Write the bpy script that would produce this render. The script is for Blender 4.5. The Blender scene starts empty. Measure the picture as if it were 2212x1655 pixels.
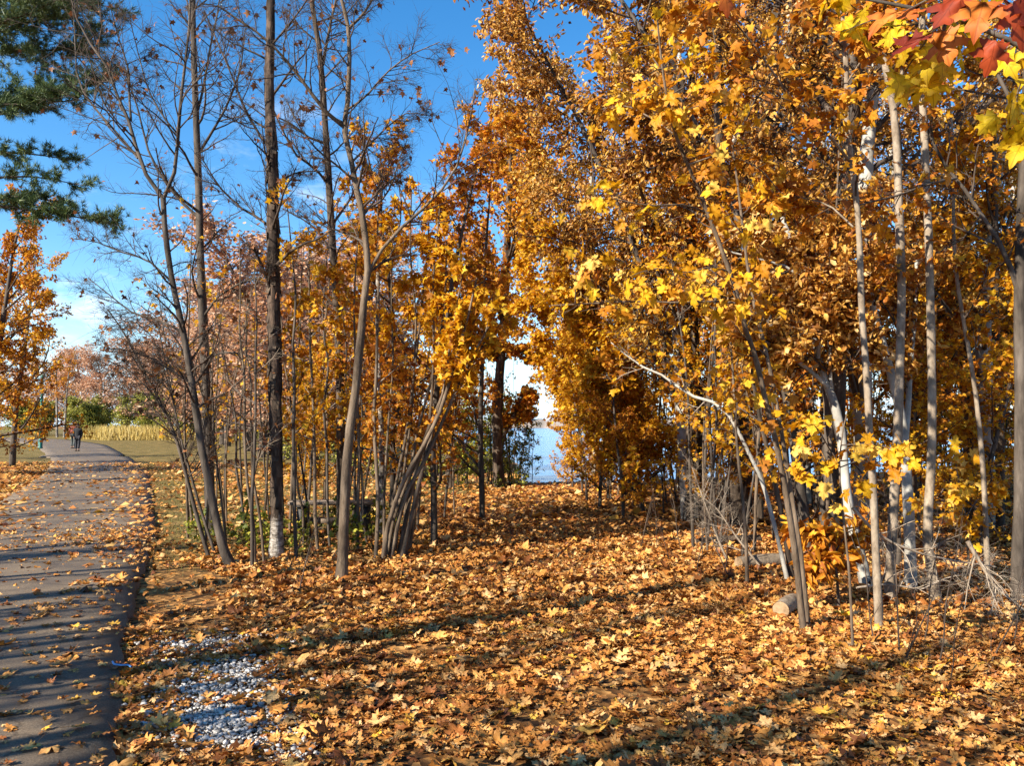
import bpy, math, random
import numpy as np
from mathutils import Vector

# ------------------------------------------------------------------ camera, sky, sun, exposure
sc = bpy.context.scene
COL = sc.collection
PITCH = math.radians(3.05)
EYE = np.array((0.0, 0.0, 1.6))
FPX = 1728.0                       # focal length for a picture 2212 wide
cam_d = bpy.data.cameras.new('camera')
cam_d.sensor_width = 36.0
cam_d.lens = 36.0 * FPX / 2212.0
cam_d.clip_start = 0.05
cam_d.clip_end = 6000
cam = bpy.data.objects.new('camera', cam_d)
cam.location = EYE
cam.rotation_euler = (math.pi / 2 + PITCH, 0, 0)
COL.objects.link(cam)
sc.camera = cam

SUN_EL = math.radians(32)
SH = np.array((0.80, 0.60))        # way the shadows run over the ground
world = bpy.data.worlds.new('World')
sc.world = world
world.use_nodes = True
wn, wl = world.node_tree.nodes, world.node_tree.links
wn.clear()
w_out = wn.new('ShaderNodeOutputWorld')
w_bg = wn.new('ShaderNodeBackground')
w_bg.inputs['Strength'].default_value = 0.09
sky = wn.new('ShaderNodeTexSky')
sky.sky_type = 'NISHITA'
sky.sun_disc = False
sky.sun_elevation = SUN_EL
sky.sun_rotation = math.atan2(-SH[0], -SH[1])
sky.air_density = 1.0
sky.dust_density = 0.1
sky.ozone_density = 2.2
hs = wn.new('ShaderNodeHueSaturation')
hs.inputs['Saturation'].default_value = 1.36
hs.inputs['Value'].default_value = 1.0
tc = wn.new('ShaderNodeTexCoord')
mp = wn.new('ShaderNodeMapping')
mp.inputs['Scale'].default_value = (1.0, 1.0, 2.6)
mp.inputs['Location'].default_value = (3.1, 0.4, 0.0)
nz = wn.new('ShaderNodeTexNoise')
nz.inputs['Scale'].default_value = 5.0
nz.inputs['Detail'].default_value = 7.0
nz.inputs['Roughness'].default_value = 0.6
cr = wn.new('ShaderNodeValToRGB')
cr.color_ramp.elements[0].position = 0.55
cr.color_ramp.elements[0].color = (0, 0, 0, 1)
cr.color_ramp.elements[1].position = 0.72
cr.color_ramp.elements[1].color = (1, 1, 1, 1)
sepz = wn.new('ShaderNodeSeparateXYZ')
low = wn.new('ShaderNodeMapRange')      # clouds keep to the lower sky
low.inputs['From Min'].default_value = 0.42
low.inputs['From Max'].default_value = 0.12
mulc = wn.new('ShaderNodeMath')
mulc.operation = 'MULTIPLY'
mixc = wn.new('ShaderNodeMixRGB')
mixc.inputs['Color2'].default_value = (6.2, 6.6, 7.4, 1)
wl.new(sky.outputs['Color'], hs.inputs['Color'])
wl.new(tc.outputs['Generated'], mp.inputs['Vector'])
wl.new(mp.outputs['Vector'], nz.inputs['Vector'])
wl.new(nz.outputs['Fac'], cr.inputs['Fac'])
wl.new(tc.outputs['Generated'], sepz.inputs['Vector'])
wl.new(sepz.outputs['Z'], low.inputs['Value'])
wl.new(cr.outputs['Color'], mulc.inputs[0])
wl.new(low.outputs['Result'], mulc.inputs[1])
wl.new(mulc.outputs['Value'], mixc.inputs['Fac'])
wl.new(hs.outputs['Color'], mixc.inputs['Color1'])
hz = wn.new('ShaderNodeMapRange')       # pale band of air along the horizon
hz.inputs['From Min'].default_value = 0.16
hz.inputs['From Max'].default_value = -0.02
hz.inputs['To Max'].default_value = 0.85
hz.interpolation_type = 'SMOOTHSTEP'
mixh = wn.new('ShaderNodeMixRGB')
mixh.inputs['Color2'].default_value = (3.6, 5.2, 7.0, 1)
wl.new(sepz.outputs['Z'], hz.inputs['Value'])
wl.new(hz.outputs['Result'], mixh.inputs['Fac'])
wl.new(mixc.outputs['Color'], mixh.inputs['Color1'])
wl.new(mixh.outputs['Color'], w_bg.inputs['Color'])
wl.new(w_bg.outputs['Background'], w_out.inputs['Surface'])

sun_d = bpy.data.lights.new('sun', 'SUN')
sun_d.energy = 5.0
sun_d.angle = math.radians(0.5)
sun_d.color = (1.0, 0.92, 0.78)
sun = bpy.data.objects.new('sun', sun_d)
sd = Vector((SH[0] * math.cos(SUN_EL), SH[1] * math.cos(SUN_EL), -math.sin(SUN_EL)))
sun.rotation_euler = sd.to_track_quat('-Z', 'Y').to_euler()
sun.location = (-20, -15, 30)
COL.objects.link(sun)

sc.view_settings.view_transform = 'Standard'
sc.view_settings.look = 'None'
sc.view_settings.exposure = 1.48
sc.view_settings.gamma = 1.0
sc.view_settings.use_curve_mapping = False
sc.cycles.max_bounces = 6
sc.cycles.diffuse_bounces = 3
sc.cycles.glossy_bounces = 2
sc.cycles.transmission_bounces = 4
sc.cycles.caustics_reflective = False
sc.cycles.caustics_refractive = False

# ------------------------------------------------------------------ helpers
cp, sp = math.cos(PITCH), math.sin(PITCH)


def ray(u, v):
    x, z = (u - 1106.0) / FPX, (827.5 - v) / FPX
    return np.array((x, cp - z * sp, sp + z * cp))


def at(u, v, Y):
    r = ray(u, v)
    return EYE + r * (Y / r[1])


def gnd(u, v, z=0.0):
    r = ray(u, v)
    return EYE + r * ((z - EYE[2]) / r[2])


def px2m(px, Y):
    return px * Y / FPX


def sstep(a, b, x):
    t = np.clip((x - a) / (b - a), 0, 1)
    return t * t * (3 - 2 * t)


def shore_s(x, y):
    """metres past the crest of the lake bank (positive: towards the lake)"""
    ys = np.where(x < 0.2, 21.5 + 8.0 * (0.2 - x), np.where(x > 3, 21.5 + 0.5 * (x - 3), 21.5))
    k = np.where(x < 0.2, 1 / 8.06, np.where(x > 3, 1 / 1.118, 1.0))
    return (y - ys) * k


def H(x, y):
    x, y = np.asarray(x, float), np.asarray(y, float)
    near = 0.025 * np.sin(x * 1.3 + 0.5 * y) * np.sin(y * 0.9 - 0.4 * x) + 0.015 * np.sin(x * 3.1 - y * 2.2)
    near = near * sstep(300, 20, y)
    bank = -2.0 * sstep(0.3, 9.0, shore_s(x, y))
    return near + bank


RE = np.array([(-0.1, -6), (-0.1, -2), (-0.75, 1.2), (-1.8, 3.76), (-2.36, 4.85), (-2.9, 6.06), (-3.6, 7.7), (-5.0, 11.3), (-6.2, 13.9), (-7.8, 17.4), (-12, 26.5), (-18.4, 38.7), (-32.8, 64.8), (-50, 90), (-85, 122), (-170, 160)], float)
LE = np.array([(-3.2, -6), (-3.1, -2), (-3.7, 1.2), (-4.75, 3.76), (-5.3, 4.85), (-5.85, 6.06), (-6.55, 7.7), (-8.0, 11.3), (-9.2, 13.9), (-10.9, 17.4), (-15.3, 26.5), (-22.2, 38.7), (-38.5, 64.8), (-56, 88), (-90, 116), (-172, 151)], float)


def path_x(e, y):
    return np.interp(y, e[:, 1], e[:, 0])


def on_path(x, y):
    return (x > path_x(LE, y)) & (x < path_x(RE, y))


def rot_basis(yd, nr):
    yd = yd / np.maximum(np.linalg.norm(yd, axis=1, keepdims=True), 1e-9)
    z = nr - yd * np.sum(nr * yd, 1, keepdims=True)
    z = z / np.maximum(np.linalg.norm(z, axis=1, keepdims=True), 1e-9)
    x = np.cross(yd, z)
    return np.stack((x, yd, z), axis=1)          # rows are the local axes


def new_mesh(name, V, polys, smooth=False):
    me = bpy.data.meshes.new(name)
    V = np.ascontiguousarray(V, np.float32)
    polys = [np.ascontiguousarray(p, np.int32) for p in polys if len(p)]
    me.vertices.add(len(V))
    me.vertices.foreach_set('co', V.ravel())
    tot = np.concatenate([np.full(len(p), p.shape[1], np.int32) for p in polys])
    idx = np.concatenate([p.ravel() for p in polys])
    me.loops.add(len(idx))
    me.loops.foreach_set('vertex_index', idx)
    me.polygons.add(len(tot))
    st = np.concatenate(([0], np.cumsum(tot)[:-1])).astype(np.int32)
    me.polygons.foreach_set('loop_start', st)
    if smooth:
        me.polygons.foreach_set('use_smooth', np.ones(len(tot), bool))
    me.update(calc_edges=True)
    return me


class MB:
    """collects pieces and links them as one mesh object"""

    def __init__(self):
        self.V, self.P, self.n = [], {}, 0

    def add(self, V, polys):
        V = np.asarray(V, float).reshape(-1, 3)
        for p in polys:
            p = np.asarray(p, np.int64)
            if p.size:
                self.P.setdefault(p.shape[1], []).append(p + self.n)
        self.V.append(V)
        self.n += len(V)

    def box(self, c, s, rz=0.0):
        c, s = np.array(c, float), np.array(s, float) / 2
        q = np.array([(a, b, d) for d in (-1, 1) for a, b in ((-1, -1), (1, -1), (1, 1), (-1, 1))]) * s
        R = np.array(((math.cos(rz), math.sin(rz), 0), (-math.sin(rz), math.cos(rz), 0), (0, 0, 1)))
        self.add(q @ R + c, [[(3, 2, 1, 0), (4, 5, 6, 7), (0, 1, 5, 4), (1, 2, 6, 5), (2, 3, 7, 6), (3, 0, 4, 7)]])

    def lathe(self, prof, n=16, c=(0, 0, 0)):
        c = np.array(c, float)
        a = np.arange(n) * 2 * math.pi / n
        V = np.concatenate([np.stack((r * np.cos(a), r * np.sin(a), np.full(n, z)), 1) for r, z in prof]) + c
        m = len(prof)
        i = np.arange(n)
        j = (i + 1) % n
        F = np.concatenate([np.stack((k * n + i, k * n + j, (k + 1) * n + j, (k + 1) * n + i), 1) for k in range(m - 1)])
        self.add(V, [F, [tuple(range((m - 1) * n, m * n))], [tuple(reversed(range(n)))]])

    def build(self, name, mat, parent=None, smooth=False, origin=None):
        V = np.concatenate(self.V)
        if origin is not None:
            V = V - np.asarray(origin)
        me = new_mesh(name, V, [np.concatenate(p) for p in self.P.values()], smooth)
        return link(name, me, mat, parent)


def link(name, me, mat, parent=None):
    o = bpy.data.objects.new(name, me)
    if mat is not None and not me.materials:
        me.materials.append(mat)
    COL.objects.link(o)
    if parent is not None:
        o.parent = parent
    return o


def tag(o, label=None, cat=None, group=None, kind=None):
    for k, v in (('label', label), ('category', cat), ('group', group), ('kind', kind)):
        if v:
            o[k] = v
    return o


def empty(name, loc, label, cat, group=None, rz=0.0):
    o = bpy.data.objects.new(name, None)
    o.empty_display_size = 0.2
    o.location = loc
    o.rotation_euler = (0, 0, rz)
    COL.objects.link(o)
    return tag(o, label, cat, group)


def copy_tree(o, loc, rz, scale, label=None, group=None):
    c = o.copy()
    COL.objects.link(c)
    c.location, c.rotation_euler, c.scale = loc, (0, 0, rz), scale
    if label:
        c['label'] = label
    if group:
        c['group'] = group
    for ch in o.children:
        d = ch.copy()
        COL.objects.link(d)
        d.parent = c
    return c


# ------------------------------------------------------------------ materials
def nmat(name):
    m = bpy.data.materials.new(name)
    m.use_nodes = True
    nt = m.node_tree
    b = nt.nodes['Principled BSDF']
    return m, nt, b


def ramp(nt, cols, pos=None, interp='LINEAR'):
    r = nt.nodes.new('ShaderNodeValToRGB')
    cr_ = r.color_ramp
    cr_.interpolation = interp
    n = len(cols)
    pos = pos or [i / (n - 1) for i in range(n)]
    while len(cr_.elements) < n:
        cr_.elements.new(0.5)
    for e, p, c in zip(cr_.elements, pos, cols):
        e.position = p
        e.color = (*c, 1)
    return r


def noise(nt, scale, detail=4, rough=0.55, coord='Object', stretch=None):
    t = nt.nodes.new('ShaderNodeTexCoord')
    n = nt.nodes.new('ShaderNodeTexNoise')
    n.inputs['Scale'].default_value = scale
    n.inputs['Detail'].default_value = detail
    n.inputs['Roughness'].default_value = rough
    src = t.outputs[coord]
    if stretch:
        mpp = nt.nodes.new('ShaderNodeMapping')
        mpp.inputs['Scale'].default_value = stretch
        nt.links.new(src, mpp.inputs['Vector'])
        src = mpp.outputs['Vector']
    nt.links.new(src, n.inputs['Vector'])
    return n


def leaf_mat(name, cols, trans=0.38, clump=0.9, clump_amt=0.35, spec=0.25, pos=None, veins=True):
    m, nt, b = nmat(name)
    L = nt.links
    geo = nt.nodes.new('ShaderNodeNewGeometry')
    oi = nt.nodes.new('ShaderNodeObjectInfo')
    nzz = noise(nt, clump, 2)
    a = nt.nodes.new('ShaderNodeMath')
    a.operation = 'MULTIPLY_ADD'
    L.new(nzz.outputs['Fac'], a.inputs[0])
    a.inputs[1].default_value = 2.0 * clump_amt
    a.inputs[2].default_value = -clump_amt
    a2 = nt.nodes.new('ShaderNodeMath')
    a2.operation = 'MULTIPLY_ADD'
    L.new(oi.outputs['Random'], a2.inputs[0])
    a2.inputs[1].default_value = 0.16
    a2.inputs[2].default_value = -0.08
    s1 = nt.nodes.new('ShaderNodeMath')
    s1.operation = 'ADD'
    L.new(a.outputs[0], s1.inputs[0])
    L.new(a2.outputs[0], s1.inputs[1])
    s2 = nt.nodes.new('ShaderNodeMath')
    s2.operation = 'ADD'
    s2.use_clamp = True
    L.new(s1.outputs[0], s2.inputs[0])
    L.new(geo.outputs['Random Per Island'], s2.inputs[1])
    r = ramp(nt, cols, pos)
    L.new(s2.outputs[0], r.inputs['Fac'])
    # blotches on the blade itself
    nb = noise(nt, 45, 3)
    mx = nt.nodes.new('ShaderNodeMixRGB')
    mx.blend_type = 'MULTIPLY'
    rb = ramp(nt, [(0.72, 0.62, 0.5), (1.06, 1.03, 1.0)], [0.32, 0.6])
    L.new(nb.outputs['Fac'], rb.inputs['Fac'])
    mx.inputs['Fac'].default_value = 0.6
    L.new(r.outputs['Color'], mx.inputs['Color1'])
    L.new(rb.outputs['Color'], mx.inputs['Color2'])
    # veins and a browned margin, in the blade's own coordinates
    def mth(op, x, y=None):
        q = nt.nodes.new('ShaderNodeMath')
        q.operation = op
        for k_, v_ in enumerate((x, y)):
            if v_ is None:
                continue
            if isinstance(v_, (int, float)):
                q.inputs[k_].default_value = v_
            else:
                L.new(v_, q.inputs[k_])
        return q.outputs[0]
    if veins:
        ab = nt.nodes.new('ShaderNodeAttribute')
        ab.attribute_name = 'blade'
        sxyz = nt.nodes.new('ShaderNodeSeparateXYZ')
        L.new(ab.outputs['Vector'], sxyz.inputs['Vector'])
        ax, yy = mth('ABSOLUTE', sxyz.outputs['X']), sxyz.outputs['Y']
        d2 = mth('ABSOLUTE', mth('SUBTRACT', mth('MULTIPLY', ax, 0.56), mth('MULTIPLY', mth('SUBTRACT', yy, 0.06), 0.83)))
        d3 = mth('ABSOLUTE', mth('SUBTRACT', yy, 0.02))
        d4 = mth('ABSOLUTE', mth('SUBTRACT', mth('MULTIPLY', ax, 0.75), mth('MULTIPLY', mth('SUBTRACT', yy, 0.42), 0.66)))
        dm = mth('MINIMUM', mth('MINIMUM', ax, d2), mth('MINIMUM', d3, mth('ADD', d4, 0.006)))
        vf = mth('MULTIPLY', mth('LESS_THAN', dm, 0.016), sxyz.outputs['Z'])
        rad = mth('SQRT', mth('ADD', mth('POWER', sxyz.outputs['X'], 2.0), mth('POWER', mth('SUBTRACT', yy, 0.38), 2.0)))
        mg = nt.nodes.new('ShaderNodeMapRange')
        mg.inputs['From Min'].default_value = 0.3
        mg.inputs['From Max'].default_value = 0.72
        L.new(mth('ADD', rad, mth('MULTIPLY', mth('SUBTRACT', nb.outputs['Fac'], 0.5), 0.35)), mg.inputs['Value'])
        m1 = nt.nodes.new('ShaderNodeMixRGB')
        m1.blend_type = 'MULTIPLY'
        L.new(mth('MULTIPLY', mth('MULTIPLY', mg.outputs['Result'], sxyz.outputs['Z']), 0.75), m1.inputs['Fac'])
        L.new(mx.outputs['Color'], m1.inputs['Color1'])
        m1.inputs['Color2'].default_value = (0.72, 0.5, 0.36, 1)
        mv = nt.nodes.new('ShaderNodeMixRGB')
        mv.blend_type = 'MULTIPLY'
        L.new(mth('MULTIPLY', vf, 0.8), mv.inputs['Fac'])
        L.new(m1.outputs['Color'], mv.inputs['Color1'])
        mv.inputs['Color2'].default_value = (0.66, 0.6, 0.5, 1)
        mx = mv
    L.new(mx.outputs['Color'], b.inputs['Base Color'])
    b.inputs['Roughness'].default_value = 0.55
    b.inputs['Specular IOR Level'].default_value = spec
    tr = nt.nodes.new('ShaderNodeBsdfTranslucent')
    gm = nt.nodes.new('ShaderNodeGamma')
    gm.inputs['Gamma'].default_value = 1.15
    L.new(mx.outputs['Color'], gm.inputs['Color'])
    L.new(gm.outputs['Color'], tr.inputs['Color'])
    ms = nt.nodes.new('ShaderNodeMixShader')
    ms.inputs['Fac'].default_value = trans
    L.new(b.outputs['BSDF'], ms.inputs[1])
    L.new(tr.outputs['BSDF'], ms.inputs[2])
    L.new(ms.outputs['Shader'], nt.nodes['Material Output'].inputs['Surface'])
    return m


def bark_mat(name, cols, scale=9, bump=0.5, stretch=(1, 1, 0.22), rough=0.9, pos=None):
    m, nt, b = nmat(name)
    n = noise(nt, scale, 7, 0.65, stretch=stretch)
    n2 = noise(nt, scale * 0.17, 3)
    a = nt.nodes.new('ShaderNodeMath')
    a.operation = 'MULTIPLY_ADD'
    nt.links.new(n2.outputs['Fac'], a.inputs[0])
    a.inputs[1].default_value = 0.6
    a.inputs[2].default_value = -0.3
    ad = nt.nodes.new('ShaderNodeMath')
    ad.operation = 'ADD'
    nt.links.new(n.outputs['Fac'], ad.inputs[0])
    nt.links.new(a.outputs[0], ad.inputs[1])
    r = ramp(nt, cols, pos or [0.3 + 0.4 * i / (len(cols) - 1) for i in range(len(cols))])
    nt.links.new(ad.outputs[0], r.inputs['Fac'])
    nt.links.new(r.outputs['Color'], b.inputs['Base Color'])
    b.inputs['Roughness'].default_value = rough
    b.inputs['Specular IOR Level'].default_value = 0.2
    bp = nt.nodes.new('ShaderNodeBump')
    bp.inputs['Strength'].default_value = bump
    bp.inputs['Distance'].default_value = 0.02
    nt.links.new(n.outputs['Fac'], bp.inputs['Height'])
    nt.links.new(bp.outputs['Normal'], b.inputs['Normal'])
    return m


def flat_mat(name, col, rough=0.6, var=0.25, scale=12, metal=0.0):
    m, nt, b = nmat(name)
    n = noise(nt, scale, 5)
    r = ramp(nt, [tuple(c * (1 - var) for c in col), tuple(min(1, c * (1 + var)) for c in col)], [0.3, 0.7])
    nt.links.new(n.outputs['Fac'], r.inputs['Fac'])
    nt.links.new(r.outputs['Color'], b.inputs['Base Color'])
    b.inputs['Roughness'].default_value = rough
    b.inputs['Metallic'].default_value = metal
    return m


M = {}
M['bark_tan'] = bark_mat('bark_tan', [(0.05, 0.034, 0.022), (0.115, 0.082, 0.055), (0.19, 0.14, 0.098)], 16, 0.9)
M['bark_pale'] = bark_mat('bark_pale', [(0.11, 0.08, 0.055), (0.21, 0.162, 0.115), (0.31, 0.25, 0.185)], 14, 0.6, (1, 1, 0.6))
M['bark_beech'] = bark_mat('bark_beech', [(0.16, 0.145, 0.125), (0.3, 0.28, 0.24), (0.42, 0.39, 0.34)], 5, 0.2, (1, 1, 0.8), 0.8)
M['bark_dark'] = bark_mat('bark_dark', [(0.018, 0.013, 0.01), (0.06, 0.043, 0.03), (0.14, 0.1, 0.07)], 14, 1.0)
M['bark_grey'] = bark_mat('bark_grey', [(0.028, 0.022, 0.017), (0.07, 0.055, 0.043), (0.125, 0.1, 0.08)], 12, 0.6)
M['bark_red'] = bark_mat('bark_red', [(0.04, 0.024, 0.016), (0.16, 0.09, 0.055), (0.28, 0.17, 0.11)], 12, 0.9)
M['bark_birch'] = bark_mat('bark_birch', [(0.03, 0.024, 0.02), (0.2, 0.17, 0.14), (0.42, 0.38, 0.33)], 9, 0.6, (1, 1, 2.2), 0.8, [0.36, 0.5, 0.75])
def dead_birch_mat():
    m = bark_mat('bark_dead_birch', [(0.012, 0.009, 0.007), (0.045, 0.03, 0.022), (0.15, 0.1, 0.07)], 15, 1.0)
    nt = m.node_tree
    b = nt.nodes['Principled BSDF']
    old = b.inputs['Base Color'].links[0].from_socket
    t = nt.nodes.new('ShaderNodeTexCoord')
    s = nt.nodes.new('ShaderNodeSeparateXYZ')
    nt.links.new(t.outputs['Object'], s.inputs['Vector'])
    n = noise(nt, 6.5, 5, 0.7, stretch=(1, 1, 0.6))
    a = nt.nodes.new('ShaderNodeMath')
    a.operation = 'MULTIPLY_ADD'
    nt.links.new(n.outputs['Fac'], a.inputs[0])
    a.inputs[1].default_value = 0.9
    nt.links.new(s.outputs['Z'], a.inputs[2])
    rp_ = ramp(nt, [(0, 0, 0), (1, 1, 1), (1, 1, 1), (0, 0, 0)], [0.42, 0.5, 0.92, 1.0])
    nt.links.new(a.outputs[0], rp_.inputs['Fac'])
    n2 = noise(nt, 11, 5, 0.7, stretch=(1, 1, 2.6))
    r2 = ramp(nt, [(0.03, 0.025, 0.02), (0.2, 0.17, 0.14), (0.46, 0.42, 0.37)], [0.36, 0.48, 0.66])
    nt.links.new(n2.outputs['Fac'], r2.inputs['Fac'])
    mx = nt.nodes.new('ShaderNodeMixRGB')
    nt.links.new(rp_.outputs['Color'], mx.inputs['Fac'])
    nt.links.new(old, mx.inputs['Color1'])
    nt.links.new(r2.outputs['Color'], mx.inputs['Color2'])
    nt.links.new(mx.outputs['Color'], b.inputs['Base Color'])
    return m


M['bark_dead_birch'] = dead_birch_mat()
M['twig'] = bark_mat('twig', [(0.03, 0.02, 0.015), (0.065, 0.046, 0.034), (0.12, 0.09, 0.068)], 14, 0.0)
M['twig_pale'] = bark_mat('twig_pale', [(0.14, 0.105, 0.075), (0.26, 0.205, 0.15), (0.36, 0.29, 0.22)], 14, 0.0)
M['twig_pink'] = bark_mat('twig_pink', [(0.14, 0.1, 0.085), (0.24, 0.175, 0.15), (0.33, 0.25, 0.215)], 2, 0.0)

M['leaf_copper'] = leaf_mat('leaf_copper', [(0.15, 0.05, 0.014), (0.42, 0.18, 0.03), (0.6, 0.31, 0.055), (0.68, 0.4, 0.08), (0.75, 0.52, 0.25)], 0.42, 0.55, 0.3)
M['leaf_gold'] = leaf_mat('leaf_gold', [(0.34, 0.12, 0.01), (0.56, 0.25, 0.012), (0.7, 0.38, 0.014), (0.8, 0.53, 0.04)], 0.48, 0.7, 0.3)
M['leaf_orange'] = leaf_mat('leaf_orange', [(0.27, 0.08, 0.012), (0.5, 0.18, 0.016), (0.62, 0.27, 0.02), (0.72, 0.4, 0.03)], 0.42, 0.6, 0.35)
M['leaf_yellow'] = leaf_mat('leaf_yellow', [(0.5, 0.2, 0.012), (0.68, 0.34, 0.014), (0.8, 0.5, 0.02), (0.82, 0.56, 0.14)], 0.45, 2.0, 0.25)
M['leaf_lemon'] = leaf_mat('leaf_lemon', [(0.7, 0.38, 0.01), (0.82, 0.55, 0.012), (0.86, 0.64, 0.03)], 0.5, 2.0, 0.25)
M['leaf_red'] = leaf_mat('leaf_red', [(0.22, 0.03, 0.012), (0.48, 0.08, 0.02), (0.62, 0.2, 0.03), (0.66, 0.3, 0.05)], 0.4, 9.0, 0.5)
M['leaf_tan'] = leaf_mat('leaf_tan', [(0.3, 0.1, 0.015), (0.56, 0.26, 0.025), (0.7, 0.4, 0.05), (0.78, 0.52, 0.12), (0.8, 0.58, 0.26)], 0.45, 0.6, 0.3)
M['leaf_dry'] = leaf_mat('leaf_dry', [(0.09, 0.035, 0.018), (0.22, 0.09, 0.035), (0.36, 0.16, 0.06)], 0.25, 1.0, 0.2)
M['leaf_pink'] = leaf_mat('leaf_pink', [(0.4, 0.18, 0.09), (0.6, 0.32, 0.18), (0.68, 0.44, 0.28), (0.72, 0.53, 0.38)], 0.35, 0.15, 0.35)
M['leaf_lime'] = leaf_mat('leaf_lime', [(0.13, 0.15, 0.03), (0.3, 0.31, 0.06), (0.5, 0.46, 0.1)], 0.4, 0.5, 0.3)
M['leaf_green'] = leaf_mat('leaf_green', [(0.1, 0.13, 0.02), (0.28, 0.3, 0.04), (0.55, 0.5, 0.07)], 0.4, 0.8, 0.35)
M['needle'] = leaf_mat('needle', [(0.03, 0.055, 0.022), (0.065, 0.11, 0.035), (0.16, 0.2, 0.06)], 0.15, 0.8, 0.4, 0.3)
M['litter'] = leaf_mat('litter', [(0.13, 0.045, 0.014), (0.32, 0.115, 0.025), (0.5, 0.215, 0.045), (0.62, 0.31, 0.08), (0.68, 0.43, 0.19), (0.7, 0.4, 0.03)], 0.15, 0.6, 0.14, 0.3, [0, 0.16, 0.4, 0.66, 0.86, 1.0])
M['grass'] = leaf_mat('grass', [(0.06, 0.075, 0.015), (0.12, 0.13, 0.03), (0.24, 0.2, 0.06)], 0.25, 0.5, 0.3)
M['meadow'] = leaf_mat('meadow', [(0.36, 0.26, 0.08), (0.52, 0.4, 0.12), (0.6, 0.48, 0.2)], 0.3, 0.1, 0.3)

# ------------------------------------------------------------------ leaf templates (y along the leaf, unit length)
def curl(V, fold, bend, twist, rng, ruf=0.03):
    V = np.array(V, float)
    z = fold * np.abs(V[:, 0]) + bend * (V[:, 1] - 0.35) ** 2 + twist * V[:, 0] * (V[:, 1] - 0.35)
    V = np.column_stack((V[:, 0], V[:, 1], z + rng.normal(0, ruf, len(V))))
    V[:, 1] -= 0.0
    return V


def tpl_maple(rng):
    half = [(0.36, 0.02), (0.24, 0.22), (0.56, 0.47), (0.2, 0.53), (0.2, 0.75)]
    V = [(0, 0), (0, 0.35), (0, 1)] + half + [(-x, y) for x, y in half]
    F4 = [(0, 3, 4, 1), (1, 4, 5, 6), (1, 6, 7, 2), (0, 1, 9, 8), (1, 11, 10, 9), (1, 2, 12, 11)]
    return curl(V, rng.uniform(-0.35, 0.3), rng.uniform(-0.6, 0.4), rng.normal(0, 0.35), rng, 0.05), [F4]


HALF_HERO = [(0.1, 0.03), (0.2, -0.07), (0.26, 0.03), (0.4, -0.01), (0.36, 0.1), (0.24, 0.21), (0.42, 0.29), (0.45, 0.38), (0.63, 0.47), (0.5, 0.5), (0.46, 0.58), (0.36, 0.53), (0.17, 0.5), (0.25, 0.66), (0.23, 0.77), (0.12, 0.78), (0.07, 0.9)]


def tpl_hero(rng):
    n = len(HALF_HERO)
    V = [(0, 0), (0, 0.3), (0, 0.62), (0, 1), (0.22, 0.33), (-0.22, 0.33)] + HALF_HERO + [(-x, y) for x, y in HALF_HERO]
    F3, F4 = [], []
    for s in (0, 1):
        o = 6 + s * n
        c = 4 + s
        tri = [(0, o, c), (c, o, o + 4), (o, o + 1, o + 2), (o, o + 2, o + 4), (o + 2, o + 3, o + 4), (c, o + 4, o + 5), (c, o + 5, o + 12),
               (o + 5, o + 6, o + 12), (o + 6, o + 7, o + 11), (o + 6, o + 11, o + 12), (o + 7, o + 8, o + 9), (o + 7, o + 9, o + 10), (o + 7, o + 10, o + 11),
               (0, c, 1), (c, o + 12, 2), (c, 2, 1), (2, o + 12, o + 13), (2, o + 13, o + 15), (o + 13, o + 14, o + 15), (2, o + 15, o + 16), (2, o + 16, 3)]
        F3 += tri if s == 0 else [t[::-1] for t in tri]
    # petiole: a thin strip running back from the base
    k = len(V)
    V = V + [(0.012, 0.02), (-0.012, 0.02), (0.01, -0.55), (-0.01, -0.55)]
    F4 = [(0, k, k + 2, k + 3)]
    F3 += [(0, k + 3, k + 1)]
    W = curl(V, rng.uniform(-0.3, 0.3), rng.uniform(-0.5, 0.3), rng.normal(0, 0.3), rng, 0.03)
    return W, [F3, F4]


def tpl_beech(rng):
    w = rng.uniform(0.16, 0.26)
    V = [(0, 0), (w * 0.85, 0.25), (w, 0.55), (0, 1), (-w, 0.55), (-w * 0.85, 0.25), (0, 0.28), (0, 0.62)]
    F3 = [(0, 1, 6), (0, 6, 5), (7, 2, 3), (7, 3, 4)]
    F4 = [(6, 1, 2, 7), (6, 7, 4, 5)]
    return curl(V, rng.uniform(0.3, 1.5), rng.uniform(-1.0, 1.0), rng.normal(0, 0.5), rng, 0.03), [F3, F4]


def tpl_kite(rng):
    V = [(0, 0), (0.36, 0.42), (0, 1), (-0.36, 0.42)]
    return curl(V, rng.uniform(-0.5, 0.5), 0, 0, rng, 0.08), [[(0, 1, 2), (0, 2, 3)]]


def tpl_lobe(rng):
    half = [(0.34, 0.06), (0.2, 0.26), (0.52, 0.5), (0.17, 0.58)]
    V = [(0, 0), (0, 1)] + half + [(-x, y) for x, y in half]
    F4 = [(0, 2, 3, 7), (0, 3, 7, 6), (3, 4, 5, 9), (3, 9, 8, 7)]
    F4 = [(0, 2, 3, 7), (0, 7, 6, 0)]
    F3 = [(0, 2, 3), (0, 3, 7), (0, 7, 6), (3, 4, 5), (3, 5, 7), (7, 5, 9), (7, 9, 8), (5, 1, 9)]
    return curl(V, rng.uniform(-0.35, 0.35), rng.uniform(-0.5, 0.4), rng.normal(0, 0.3), rng, 0.04), [F3]


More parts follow.
